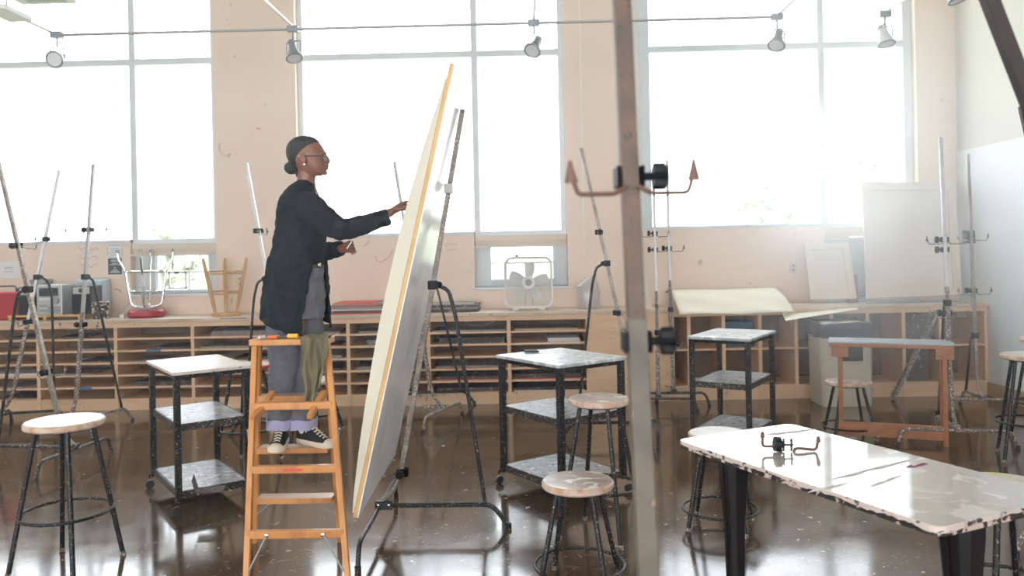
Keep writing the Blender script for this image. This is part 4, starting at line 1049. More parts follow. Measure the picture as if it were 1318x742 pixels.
bo = body.build('body', SKIN, person, smooth=0); remesh(bo, .0032, 4, .5)
# chalk in each hand
o = MB().tube([R_TIP + Vector((-.012, 0, .004)), R_TIP + Vector((.022, .004, -.002))], .0042, 10).build('chalk_stick', WHITEP, None)
tag(o, 'short white chalk held against the huge canvas', 'chalk')
o = MB().tube([L_T + Vector((-.016, -.008, -.022)), L_T + Vector((.008, -.003, .014))], .0036, 10).build('chalk_stick', PAPER, None)
tag(o, 'white chalk stick held in the lowered hand', 'chalk')

# hair: close cap, hairline and low bun
hr = MB()
slices(hr, [(175.6, 399, 386, 7, 0), (178, 406, 378.5, 13, 0), (183, 411.5, 372.5, 17.6, 0), (188, 411, 369.6, 19.2, 0), (193, 406, 368.6, 19.6, 0), (198, 399, 368.8, 19.3, 0), (203, 392, 370.2, 18.4, 0), (208, 388, 372.5, 17, 0), (212.5, 387, 376, 14.5, 0), (217, 386, 380, 8, 0)], 28, .9)
hr.ell(Q(374.6, 216.5), (px2m(9.2), px2m(9.5), px2m(8.2)), Matrix.Rotation(R(20), 3, 'Y'))
hr.ell(Q(384.5, 212), (px2m(6), px2m(9.5), px2m(8)))
hr.ell(Q(382.5, 224), (px2m(2.0), px2m(4), px2m(5)))
ho = hr.build('hair', HAIR, person, smooth=0); remesh(ho, .004, 2)
# glasses
gl = thing  # part group is a mesh: frame, lenses below it
fm = MB()
for sg in (-1, 1):
    c = Q(419.0, 203.4, sg * px2m(8.2)); rx_, rz_ = px2m(6.3), px2m(5.2)
    ring = [c + Vector((-.35 * abs(math.cos(a)) * .012 - abs(sg * rx_ * math.cos(a) * sg + 0) * 0 , rx_ * math.cos(a), rz_ * math.sin(a))) for a in [2 * math.pi * j / 24 for j in range(24)]]
    tilt_ = [p_ + Vector((-.30 * (sg * (p_.y - c.y)), 0, 0)) for p_ in ring]
    fm.tube(tilt_, .0019, 8, closed=True)
    fm.tube(fillet([Q(417.5, 201.5, sg * px2m(14.6)), Q(413, 200.6, sg * px2m(17.6)), Q(391, 200.8, sg * px2m(19.2)), Q(385, 206, sg * px2m(18))], .01), .0022, 8)
fm.tube([Q(420.3, 202.2, -px2m(2)), Q(421.5, 201.8, 0), Q(420.3, 202.2, px2m(2))], .0018, 8)
go = fm.build('glasses', mat('dark_spectacle_frame', (.05, .035, .03), .25), person)
lm = MB()
for sg in (-1, 1):
    c = Q(419.0, 203.4, sg * px2m(8.2)); rx_, rz_ = px2m(6.0), px2m(5.0)
    lm.add([c + Vector((-.30 * sg * rx_ * math.cos(a), rx_ * math.cos(a), rz_ * math.sin(a))) for a in [2 * math.pi * j / 24 for j in range(24)]], [tuple(range(24))])
lm.build('lenses', SPECS, go, smooth=0)
er = MB()
for sg in (-1, 1):
    er.ell(Q(391.5, 211.4, sg * px2m(19)), (.006, .003, .007), nu=10, nv=8); er.ell(Q(385.2, 201, sg * px2m(18.6)), (.0035, .003, .0035), nu=8, nv=6)
er.build('earrings', CHROME, person)

# cardigan: torso shell, open front below the ribs, long curved hem, loose sleeves
cd = MB()
slices(cd, [(233, 401, 381, 13, 0), (238, 405, 377, 20, 0), (246, 406.5, 369, 33, 0), (256, 410, 362.5, 40, 0), (266, 414, 359.5, 42, 0), (280, 416, 357.5, 40, 0), (298, 418, 355, 36, 0), (316, 419, 352, 35, 0), (334, 418.5, 347.5, 37, 0), (342, 416.5, 344.5, 38, 0)], 32, .9)
# skirt panels as a thick sheet: angle runs from the near front edge round the back to the far front edge
NA_, NZ = 40, 22; outer, inner = [], []
def skirt(f_, s_):
    # f 0..1 around ; s 0 top .. 1 hem
    py0 = 330
    # hem height by position: lowest toward the near side front, higher at the back, long again on the far front
    if f_ < .45: hem = 431 - 32 * (f_ / .45) ** 1.05
    else: hem = 401 + 24 * ((f_ - .45) / .55) ** 1.2
    py = py0 + (hem - py0) * s_
    k = (py - 330) / 100
    xf = 418.5 + 8 * k - (0 if f_ > .5 else 0); xb = 348 - 11 * math.sin(min(1, k * 1.25) * 1.57) 
    cxp = (xf + xb) / 2; rx_ = (xf - xb) / 2; hw_ = 41 + 4 * k
    open_ = 38 + 26 * min(1, k * 1.3)
    a0 = -math.pi / 2 * 0 - R(open_); a1 = R(open_ * .18) - 2 * math.pi
    a = a0 + (a1 - a0) * f_
    fold = 1 + .018 * math.sin(a * 9 + 2 * k) * k
    return Q(cxp, py, 0) + Vector((px2m(rx_) * math.cos(a) * fold, px2m(hw_) * math.sin(a) * fold, 0)), Vector((math.cos(a), math.sin(a), 0))
for s_i in range(NZ + 1):
    for f_i in range(NA_ + 1):
        p_, n_ = skirt(f_i / NA_, s_i / NZ); outer.append(p_ + n_ * .004); inner.append(p_ - n_ * .010)
K = len(outer); W1 = NA_ + 1; fs = []
for s_i in range(NZ):
    for f_i in range(NA_):
        a = s_i * W1 + f_i; b = a + 1; c = a + W1 + 1; d_ = a + W1
        fs += [(a, b, c, d_), (K + a, K + d_, K + c, K + b)]
for f_i in range(NA_):
    a, b = f_i, f_i + 1; fs.append((a, K + a, K + b, b)); a, b = NZ * W1 + f_i, NZ * W1 + f_i + 1; fs.append((a, b, K + b, K + a))
for s_i in range(NZ):
    a, b = s_i * W1, (s_i + 1) * W1; fs.append((a, b, K + b, K + a)); a, b = s_i * W1 + NA_, (s_i + 1) * W1 + NA_; fs.append((a, K + a, K + b, b))
cd.add(outer + inner, fs)
lofts(cd, [(Q(384, 258, -.08), 15, 14), (Q(394, 266, -.135), 19, 15), (Q(408, 276, -.145), 19.5, 15.5), (Q(424, 289, -.14), 17, 15), (Q(440, 296, -.13), 14.5, 14), (Q(456, 293.5, -.105), 13, 13), (Q(476, 286.5, -.07), 11.5, 12), (Q(491, 281.5, -.035), 10.5, 11), (Q(499, 279, -.02), 10.6, 11)], 20)
lofts(cd, [(Q(386, 260, .09), 14, 13), (Q(394, 268, .14), 16, 14), (Q(401, 296, .19), 14, 14), (Q(405, 320, .20), 13, 13), (Q(417, 325, .155), 12, 12), (Q(430, 322.5, .09), 10.5, 11), (Q(439, 320.5, .06), 10, 10)], 18)
co = cd.build('cardigan', CLOTHC, person, smooth=0); remesh(co, .0055, 4, .5)
def crease(o_, size, strength, seed_scale=1.0):
    tx = bpy.data.textures.new('cloth_folds', 'CLOUDS'); tx.noise_scale = size; tx.noise_depth = 1
    dm = o_.modifiers.new('folds', 'DISPLACE'); dm.texture = tx; dm.strength = strength; dm.mid_level = .5; dm.texture_coords = 'LOCAL'
crease(co, .055, .018)
# jeans
jn = MB()
slices(jn, [(345, 416, 352, 29, 0), (360, 417, 347, 33, 0), (380, 418, 343, 35, -.005), (398, 417.5, 342, 36, -.01), (410, 416.5, 342.5, 34, -.012)], 28, .95)
lofts(jn, [(Q(364, 396, -.06), 18, 17), (Q(364, 425, -.07), 20.5, 20), (Q(366, 455, -.055), 20, 19), (Q(365, 485, -.04), 18.5, 18), (Q(363.5, 512, -.03), 17.5, 17), (Q(362, 532, -.02), 16.5, 16.5), (Q(361.5, 551, -.02), 16.8, 16.5)], 20)
lofts(jn, [(Q(394, 396, .05), 18, 17), (Q(397, 425, .045), 20, 19.5), (Q(397, 455, .035), 19, 18.5), (Q(394.5, 485, .02), 18.5, 18), (Q(392.5, 512, .01), 17.5, 17), (Q(391, 532, .0), 16.5, 16.5), (Q(390, 551, .0), 16.6, 16.5)], 20)
jo = jn.build('jeans', DENIM, person, smooth=0); remesh(jo, .006, 5, .5); crease(jo, .05, .018)
for x_, dy_ in ((361.6, -.02), (390.3, 0)):
    cf = MB(); c = Q(x_, 545, dy_); rg = []
    for z_, r_ in ((.026, px2m(17.6)), (.026, px2m(18.6)), (-.026, px2m(18.4)), (-.026, px2m(16.8))):
        rg.append([c + Vector((r_ * math.cos(2 * math.pi * j / 28), r_ * math.sin(2 * math.pi * j / 28), z_ + .004 * math.sin(j))) for j in range(28)])
    cf.loft(rg, False, closed=True); cf.build('rolled_cuff', DENIML, jo, label='lighter rolled-up cuff')
bl = MB(); c = Q(383.5, 340, 0)
bl.loft([[Q(383.5, py, 0) + Vector((px2m(33.5) * math.cos(2 * math.pi * j / 30), px2m(31) * math.sin(2 * math.pi * j / 30), 0)) for j in range(30)] for py in (345, 337)])
bl.build('belt', mat('brown_belt', (.08, .05, .035), .5), person)
MB().box(Q(411, 341, -px2m(18)), (.018, .010, .02), Matrix.Rotation(R(40), 3, 'Z')).build('belt_buckle', CHROME, person, bevel=.003)
# canvas shoes
def shoe(heel, ang, L=.255, label=None):
    h = R(ang); fx = Vector((math.cos(h), math.sin(h), 0)); fy = Vector((-fx.y, fx.x, 0)); ez = Vector((0, 0, 1))
    S = lambda x, y, z: heel + fx * x + fy * y + ez * z
    prof = [(0, .022), (.02, .031), (.07, .034), (.13, .036), (.185, .043), (.225, .040), (.245, .028), (.255, .010)]
    def outline(sc, z): 
        l_ = [S(x * 1.0, y * sc, z) for x, y in prof]; r_ = [S(x, -y * sc, z) for x, y in reversed(prof)]
        return l_ + r_
    so = MB().loft([outline(1.03, 0), outline(1.08, .006), outline(1.08, .024), outline(1.0, .027)]).build('sole', RUBBER, None, smooth=50)
    up = MB(); hs = [(0, .0, .125, .024), (.03, .0, .13, .032), (.07, 0, .128, .034), (.10, 0, .095, .034), (.14, 0, .066, .037), (.18, 0, .052, .041), (.215, 0, .044, .038), (.232, 0, .036, .030)]
    rings = []
    for x, _, ht, w in hs:
        rings.append([S(x, w * math.cos(a) * (1 if math.sin(a) < .3 else .86), .022 + max(0, math.sin(a)) ** .8 * (ht - .022)) for a in [math.pi * j / 12 for j in range(13)]])
    # collar opening left dark: closed loft is fine under the trouser cuff
    up.loft(rings)
    uo = up.build('upper', SHOE, None, smooth=60)
    tcap = MB(); tcap.ell(S(.228, 0, .022), (.027, .036, .021), Matrix.Rotation(h, 3, 'Z'), 18, 10); to = tcap.build('toe_cap', RUBBER, None)
    la = MB()
    for i in range(6):
        x = .095 + i * .019; zt_ = .098 - i * .0098; w = .017
        la.tube([S(x, -w, zt_ - .006), S(x + .004, 0, zt_ + .001), S(x + .010, w, zt_ - .006)], .0032, 6); la.tube([S(x, w, zt_ - .006), S(x + .004, 0, zt_ + .002), S(x + .010, -w, zt_ - .006)], .0032, 6)
    la.tube([S(.092, 0, .104), S(.085, .03, .10), S(.095, .04, .075)], .0028, 6); la.tube([S(.092, 0, .104), S(.085, -.03, .10), S(.10, -.042, .07)], .0028, 6)
    lo = la.build('laces', LACE, None)
    pa = MB().tube([S(.055, -.0335, .075), S(.055, -.037, .075)], .018, 20).build('ankle_patch', RUBBER, None)
    uo.parent = person; uo.matrix_parent_inverse = Matrix.Translation(person.location).inverted(); uo.name = 'shoe'
    for o_ in (so, to, lo, pa): o_.parent = uo
shoe(Vector((P(364, 560, 4.36).x, 4.372, .586)), -83)
shoe(Vector((P(385, 560, 4.34).x, 4.350, .586)), -34, label='b')

# ================================================================== things on the worktop
def on(px, dy=0.0, Yb=8.66):
    v = P(px, 404, Yb + dy); v.z = CT + .0005; return v
def wpx(a, b, Yb=8.66): return P(b, 404, Yb).x - P(a, 404, Yb).x
def hpx(n, Yb=8.66): return n * Yb / 1050
# red can
c = on(9); t = thing('red_jerrycan', 'red metal can with a black wire handle', 'can', tuple(c))
w = wpx(-12, 30)
MB().box(c + Vector((0, 0, .15)), (w, .20, .30)).build('can_body', RED, t, bevel=.02)
MB().tube(fillet([c + Vector((-w * .3, 0, .30)), c + Vector((-w * .3, 0, .36)), c + Vector((w * .3, 0, .36)), c + Vector((w * .3, 0, .30))], .03), .008, 8).build('handle', DARKP, t)
MB().disc((c.x + w * .36, c.y), .025, CT + .30, CT + .335, 20, .004).build('spout_cap', DARKP, t)
# tray board with the stereo on it
a, b = P(20, 411, 8.62), P(113, 408, 8.62)
t = thing('wooden_tray', 'flat orange wooden tray under the stereo', 'tray', ((a.x + b.x) / 2, 8.62, CT))
MB().span((a.x, 8.48, CT + .035), (b.x, 8.80, CT + .055)).build('board', STRETCH, t, smooth=0, bevel=.003)
for x_ in (a.x + .02, (a.x + b.x) / 2, b.x - .02): MB().span((x_ - .015, 8.49, CT + .0005), (x_ + .015, 8.79, CT + .035)).build('runner', STRETCH, t, smooth=0)
ZT = CT + .0555
x0, x1 = P(47, 390, 8.50).x, P(80, 390, 8.50).x; c = Vector(((x0 + x1) / 2, 8.60, ZT)); hS = .315
t = thing('stereo', 'silver compact stereo unit with dark display and round dial', 'stereo', tuple(c))
MB().span((x0, 8.50, ZT), (x1, 8.76, ZT + hS)).build('case', SILVER, t, smooth=0, bevel=.008)
MB().span((x0 + .03, 8.494, ZT + hS * .62), (x1 - .04, 8.50, ZT + hS * .90)).build('display', SCREEN, t, smooth=0, bevel=.003)
MB().tube([Vector((x1 - .065, 8.485, ZT + hS * .47)), Vector((x1 - .065, 8.50, ZT + hS * .47))], .034, 24).build('dial', GREYP, t)
for i, zz in enumerate((.53, .30, .14)):
    MB().span((x0 + .03, 8.495, ZT + hS * zz - .012), (x0 + (.12 if i else .15), 8.50, ZT + hS * zz + .012)).build('button_row' if i == 0 else 'tape_door', WHITEP if i == 0 else GREYP, t, smooth=0)
MB().span((x0 + .12, 8.492, ZT + .02), (x1 - .02, 8.50, ZT + .09)).build('cassette_door', GREYP, t, smooth=0, bevel=.003)
for (p0, p1, lab) in ((23, 44, 'black speaker between the red can and the stereo'), (92, 118, 'black speaker on the tray beside the pale blue monitor')):
    x0, x1 = P(p0, 390, 8.50).x, P(p1, 390, 8.50).x
    t = thing('speaker', lab, 'speaker', ((x0 + x1) / 2, 8.6, ZT))
    MB().span((x0, 8.50, ZT), (x1, 8.72, ZT + .295)).build('cabinet', DARKP, t, smooth=0, bevel=.008)
    MB().span((x0 + .015, 8.492, ZT + .02), (x1 - .015, 8.50, ZT + .20)).build('grille', PLAINBLK, t, smooth=0, bevel=.003)
    MB().span((x0 + .02, 8.492, ZT + .215), (x1 - .02, 8.50, ZT + .285)).build('tweeter_panel', SILVER, t, smooth=0, bevel=.003)
    MB().tube([Vector(((x0 + x1) / 2, 8.485, ZT + .25)), Vector(((x0 + x1) / 2, 8.493, ZT + .25))], .024, 20).build('tweeter', DARKP, t)
# pale blue monitor turned to the wall
x0, x1 = P(96, 370, 8.72).x, P(129, 370, 8.72).x; t = thing('monitor', 'pale blue-grey plastic monitor housing behind the speaker', 'monitor', ((x0 + x1) / 2, 8.8, CT))
zb, zt_ = CT, CT + .42
MB().loft([[Vector((x0 - .03, 8.92, zb)), Vector((x1 + .01, 8.92, zb)), Vector((x1 + .01, 8.92, zt_)), Vector((x0 - .03, 8.92, zt_))],
           [Vector((x0 - .03, 8.84, zb)), Vector((x1 + .01, 8.84, zb)), Vector((x1 + .01, 8.84, zt_)), Vector((x0 - .03, 8.84, zt_))],
           [Vector((x0, 8.74, zb + .02)), Vector((x1 - .02, 8.74, zb + .02)), Vector((x1 - .02, 8.74, zt_ - .015)), Vector((x0, 8.74, zt_ - .015))]]).build('housing', BLUEG, t, smooth=0, bevel=.02)
for i in range(5): MB().span((x0 + .04, 8.736, zt_ - .06 - i * .022), (x1 - .06, 8.742, zt_ - .052 - i * .022)).build('vent_slot', GREYP, t, smooth=0)
# grey box behind the stereo, resting on its top rear
x0, x1 = P(36, 356, 8.80).x, P(58, 356, 8.80).x
t = thing('box_stack', 'flat grey boxes piled behind the stereo', 'boxes', ((x0 + x1) / 2, 8.86, CT)); zz = CT + .0005
for i, h_ in enumerate((.14, .13, .10, .055)): MB().span((x0 + .01 * (i % 2), 8.79, zz), (x1 - .012 * (i % 3), 8.935, zz + h_ - .003)).build('flat_box', GREYP if i % 2 else BLIND, t, smooth=0, bevel=.003); zz += h_
# tin
c = on(129.5, -.1); t = thing('label_tin', 'dark tin with bands of pale printed labels', 'tin', tuple(c)); r_ = wpx(119, 140) / 2
mb = MB(); zs_ = [0, .01, .03, .055, .065, .09, .115, .125, .15, .165, .175]
mb.loft([[c + Vector((r_ * (1.04 if i in (0, 10) else 1) * math.cos(2 * math.pi * j / 32), r_ * (1.04 if i in (0, 10) else 1) * math.sin(2 * math.pi * j / 32), z_)) for j in range(32)] for i, z_ in enumerate(zs_)])
mb.build('tin_body', mat('printed_tin', (.05, .025, .022), .35, .2, speck=(.62, .55, .48), speck_scale=26, speck_amt=.9), t)
MB().ring(c + Vector((0, 0, .176)), r_, .006, 32).build('rim', CHROME, t)
c = on(157.5, -.10); o = MB().box(c + Vector((0, 0, .02)), (.045, .04, .04)).build('power_adapter', WHITEP, None, bevel=.004); tag(o, 'little white plug adapter beside the upturned red-seated stool', 'adapter')
t_ad = o; o = MB().tube(fillet([c + Vector((.0, .03, .03)), c + Vector((-.03, .1, .10)), Vector((c.x - .035, WY - .006, CT + .22))], .05), .003, 6).build('power_cord', GREYP, t_ad)

# drawing boards
def boards(pxa, pxb, ys, lab, ms, Yc=8.62):
    x0, x1 = P(pxa, 395, 8.5).x, P(pxb, 395, 8.5).x; z = CT + .0005; rn = random.Random(pxa)
    for i, (h_, m_, dx0, dx1, w_) in enumerate(ys):
        o = MB().span((x0 + dx0, 8.47 + rn.uniform(0, .04), z), (x1 + dx1, 8.88, z + h_)).build('drawing_board', m_, None, smooth=0, bevel=.002)
        tag(o, w_ + ' ' + lab, 'drawing board', 'stacked drawing boards'); z += h_ + .0008
boards(424, 497, [(.012, REDE, 0, 0, 'red-edged board at the very bottom'), (.024, PAPERD, .01, -.02, 'dark board just above the red bottom one'), (.014, PAPER, 0, -.03, 'white-edged board'), (.026, PAPERG, 0, 0, 'grey folder in the middle'), (.014, REDE, .0, -.06, 'second red-edged board'), (.018, PAPERG, .03, -.04, 'grey board near the top'), (.008, REDE, .05, -.10, 'thin red sheet topmost')],
       'of the pile behind the painter', None)
boards(548, 616, [(.03, PAPERD, 0, 0, 'lower dark board'), (.022, PAPERG, 0, -.01, 'middle grey board'), (.02, PAPERD, .02, .0, 'upper dark board'), (.014, PAPERG, 0, -.05, 'topmost grey board')], 'of the low pile beside the box fan', None)

# box fan
fx0, fx1 = P(649, 364, 8.62).x, P(711.5, 364, 8.62).x; fc = Vector(((fx0 + fx1) / 2, 8.66, CT)); fwid = fx1 - fx0; fz0, fz1 = CT + .02, P(680, 330.5, 8.62).z; fh = fz1 - fz0; fzc = (fz0 + fz1) / 2
t = thing('box_fan', 'white square box fan standing in front of the small window', 'fan', tuple(fc))
def rr2(w, h, r, y, k=8):
    out = []
    for cx_, cz_, s_ in ((w / 2 - r, h / 2 - r, 0), (-w / 2 + r, h / 2 - r, 90), (-w / 2 + r, -h / 2 + r, 180), (w / 2 - r, -h / 2 + r, 270)):
        for j in range(k + 1):
            th = R(s_ + 90 * j / k); out.append(Vector((fc.x + cx_ + r * math.cos(th), y, fzc + cz_ + r * math.sin(th))))
    return out
y0_, y1_ = 8.60, 8.72
MB().loft([rr2(fwid, fh, .09, y0_), rr2(fwid, fh, .09, y1_), rr2(fwid - .035, fh - .035, .075, y1_), rr2(fwid - .05, fh - .05, .07, y0_ + .01)], False, closed=True).build('housing', WHITEP, t, smooth=40)
for yy, nm in ((y0_ + .006, 'front_grille'), (y1_ - .006, 'rear_grille')):
    gm = MB(); wi, hi = fwid / 2 - .022, fh / 2 - .022; k = 0; s_ = .0165
    def lim(u):   # half extent at offset u for a rounded square
        r_ = .07; e = wi - r_
        return hi if abs(u) < e else hi - r_ + math.sqrt(max(0, r_ * r_ - (abs(u) - e) ** 2))
    n_ = int(wi / s_)
    for i in range(-n_, n_ + 1):
        u = i * s_; L_ = lim(u)
        gm.tube([(fc.x + u, yy, fzc - L_), (fc.x + u, yy, fzc + L_)], .0012, 4); gm.tube([(fc.x - L_, yy, fzc + u), (fc.x + L_, yy, fzc + u)], .0012, 4)
    gm.build(nm, WHITEP, t, smooth=0)
MB().tube([(fc.x, y0_ - .004, fzc), (fc.x, y0_ + .02, fzc)], .068, 36).build('hub_cap', WHITEP, t)
bd = MB().tube([(fc.x, y0_ - .006, fzc), (fc.x, y0_ - .002, fzc)], .036, 28).build('hub_badge', GREYP, t)
MB().tube([(fc.x, y0_ + .03, fzc), (fc.x, y0_ + .085, fzc)], .055, 28).build('motor', GREYP, t)
for i in range(5):
    a0 = R(84 + 72 * i); bl_ = MB(); rg = []
    for s_ in (0, .25, .5, .75, 1):
        r_ = .05 + (.215 - .05) * s_; w_ = (.038 + .036 * math.sin(s_ * 2.4)); ring = []
        for q, th_ in ((-1, -.002), (0, .008), (1, -.002), (1, .002), (0, .012), (-1, .002)):
            aa = a0 + q * w_ / r_ * .72; yq = y0_ + .055 + q * .022 * (1 - .3 * s_) + th_
            ring.append(Vector((fc.x + r_ * math.cos(aa), yq, fzc + r_ * math.sin(aa))))
        rg.append(ring)
    bl_.loft(rg).build('blade', WHITEP, t, smooth=60)
for x_ in (-.035, .04): MB().span((fc.x + x_ - .004, y1_ - .02, fz0 + .01), (fc.x + x_ + .004, y1_ - .012, fz1 - .01)).build('motor_strut', GREYP, t, smooth=0)
for x_ in (-.14, .14): MB().span((fc.x + x_ - .03, y0_ - .01, CT + .0005), (fc.x + x_ + .03, y1_ + .01, fz0 + .004)).build('foot', WHITEP, t, smooth=0, bevel=.003)
MB().tube([(fc.x - .12, y0_ + .03, fz1), (fc.x - .12, y0_ + .03, fz1 + .02)], .018, 16).build('switch_knob', COPPER, t)
MB().tube([P(672, 398, 8.55), P(655, 405, CY - .03), P(640, 412, CY - .03), P(622, 420, CY - .03), P(604, 419, CY - .03), P(594, 410, CY - .03), P(590, 400, 8.46), P(584, 391, 8.9)], .0028, 6).build('power_cord', GREYP, t)

# clear plastic bag
mb = MB(); rg = []
for z_, x0_, x1_, dy in ((0, 744, 773, .10), (.07, 743, 773, .11), (.16, 743, 772, .11), (.24, 742, 771, .09), (.30, 750, 769, .06), (.345, 762, 769, .02), (.365, 766, 769, .008)):
    a_, b_ = P(x0_, 395, 8.64).x, P(x1_, 395, 8.64).x; rn = random.Random(int(z_ * 100)); c_ = (a_ + b_) / 2
    rg.append([Vector((c_ + (b_ - a_) / 2 * math.cos(2 * math.pi * j / 18) * rn.uniform(.93, 1.04), 8.66 + dy * math.sin(2 * math.pi * j / 18) * rn.uniform(.9, 1.05), CT + .001 + z_)) for j in range(18)])
mb.loft(rg); o = mb.build('plastic_bag', FILM, None, smooth=30); tag(o, 'clear crumpled plastic bag peaked at one side on the worktop', 'plastic bag')

# curling cream paper hanging off the worktop
def curl(name, lab, pts, W0, n=26, m_=CREAM):
    """pts: profile front to back (y, z) ; W0: function f(0..1 along profile) -> (x0, x1)"""
    mb = MB(); V = []; M_ = 30
    for j, (y_, z_) in enumerate(pts):
        xa_, xb_ = W0(j / (len(pts) - 1))
        for i in range(M_ + 1):
            f_ = i / M_; V.append((xa_ + (xb_ - xa_) * f_, y_, z_ + .006 * math.sin(f_ * 9 + j)))
    mb.add(V, [(j * (M_ + 1) + i, j * (M_ + 1) + i + 1, (j + 1) * (M_ + 1) + i + 1, (j + 1) * (M_ + 1) + i) for j in range(len(pts) - 1) for i in range(M_)])
    o = mb.build(name, m_, None, smooth=60); md = o.modifiers.new('thick', 'SOLIDIFY'); md.thickness = .003; tag(o, lab, 'paper'); return o
pf = []
for k in range(18):
    s_ = k / 17; y_ = 8.28 + .56 * s_; z_ = CT + .012 + .165 * math.sin(min(1, s_ * 1.1) * 2.0) ** 1.3 - .06 * (1 - s_) ** 4 - .0
    if s_ > .8: z_ = CT + .012 + .165 * math.sin(min(1, .8 * 1.1) * 2.0) ** 1.3 - .12 * (s_ - .8)
    pf.append((y_, z_))
curl('cream_paper', 'long curling sheet of cream paper beside the tall easels', pf, lambda f: (P(874 - 6 * f, 395, 8.3).x, P(1023 - 22 * f, 395, 8.3).x + .04 * f))
mb = MB(); A1 = [P(1002, 395, 8.46), P(1020, 391, 8.70), P(1090, 389, 8.62), P(1105, 398, 8.32), P(1055, 406, 8.2), P(1011, 413, 8.16)]
A1[0].z = CT + .03; A1[1].z = CT + .006; A1[2].z = CT + .006; 
mb.add(A1, [(0, 1, 2, 3, 4, 5)]); o = mb.build('cream_sheet', CREAM, None, smooth=0); md = o.modifiers.new('thick', 'SOLIDIFY'); md.thickness = .003
tag(o, 'pointed cream sheet sagging off the worktop below the small canvas', 'paper')

# canvases leaning on the wall, seen from behind
def canvas(lab, q, Y0, Y1, bar, th=.03, mid=True):
    """q: px corners TL TR BR BL; Y0 depth at foot, Y1 depth at top"""
    TL, TR = P(*q[0], Y1), P(*q[1], Y1); BR, BL = P(*q[2], Y0), P(*q[3], Y0)
    c = (BL + BR) / 2; t = thing('leaning_canvas', lab, 'canvas', tuple(c))
    n_ = (TR - TL).cross(BL - TL).normalized(); 
    if n_.y > 0: n_ = -n_
    def pt(u, v, d=0): return TL.lerp(TR, u).lerp(BL.lerp(BR, u), v) + n_ * d
    def slab(u0, u1, v0, v1, d0, d1, nm, m_, bv=.002):
        vv = [pt(u, v, d) for d in (d0, d1) for u, v in ((u0, v0), (u1, v0), (u1, v1), (u0, v1))]
        return MB().add(vv, [(0, 3, 2, 1), (4, 5, 6, 7), (0, 1, 5, 4), (1, 2, 6, 5), (2, 3, 7, 6), (3, 0, 4, 7)]).build(nm, m_, t, smooth=0, bevel=bv)
    slab(0, 1, 0, 1, -.003, 0, 'cloth_back', CANVR, 0)
    bu, bv = bar / (TR - TL).length, bar / (BL - TL).length
    slab(0, bu, 0, 1, .0005, th * .7, 'stretcher_bar', STRP); slab(1 - bu, 1, 0, 1, .0005, th * .7, 'stretcher_bar', STRP)
    slab(bu, 1 - bu, 0, bv, .0005, th * .7, 'stretcher_bar', STRP); slab(bu, 1 - bu, 1 - bv, 1, .0005, th * .7, 'stretcher_bar', STRP)
    f = bar * .55; fu, fv = f / (TR - TL).length, f / (BL - TL).length
    for a_ in ((0, fu, 0, 1), (1 - fu, 1, 0, 1), (fu, 1 - fu, 0, fv), (fu, 1 - fu, 1 - fv, 1)): slab(*a_, th * .7 + .0005, th * .7 + .003, 'folded_edge', CANVR, 0)
    if mid: slab(bu, 1 - bu, .48, .48 + bv * .55, .0005, th * .6, 'cross_bar', STRP)
    return t
canvas('smaller canvas back leaning beside the blinds of the third window', [(1034.5, 315), (1091, 312.5), (1102, 385), (1043, 386.5)], 8.70, 8.905, .07, mid=False)
canvas('big square canvas back leaning in front of the third window', [(1108, 235), (1228, 236), (1237, 380), (1115, 385)], 8.66, 8.895, .085)
o = MB().span((P(1112, 388, 8.6).x, 8.56, CT + .0005), (P(1238, 386, 8.6).x, 8.60, CT + .018)).build('metal_bar', GREYP, None, smooth=0, bevel=.003); tag(o, 'dark metal bar lying at the foot of the big canvas back', 'bar')
o = MB().span((P(1098, 365, 8.8).x - .05, 8.80, CT + .0005), (P(1098, 365, 8.8).x + .05, 8.88, CT + .30)).build('cardboard_carton', mat('reddish_card', (.20, .09, .07), .7), None, smooth=0, bevel=.004); tag(o, 'narrow dark red carton between the two canvas backs', 'carton')
# tall pale plank behind the blurred post
a_, b_ = P(831, 409, 8.36), P(806, 205, 8.80); a_.z = CT + .001 if a_.z > CT else a_.z
a_ = P(831, 403, 8.46); a_.z = CT + .001
q_ = (b_ - a_).normalized(); s1 = Vector((1, 0, 0)) * .065
mb = MB(); vv = [p_ + e for p_ in (a_, b_) for e in (-s1, s1, s1 + Vector((0, .02, 0)), -s1 + Vector((0, .02, 0)))]
o = mb.add(vv, [(0, 3, 2, 1), (4, 5, 6, 7), (0, 1, 5, 4), (1, 2, 6, 5), (2, 3, 7, 6), (3, 0, 4, 7)]).build('leaning_board', mat('pale_board', (.66, .58, .48), .6), None, smooth=0, bevel=.003)
tag(o, 'tall narrow pale board leaning on the pier behind the blurred post', 'board')

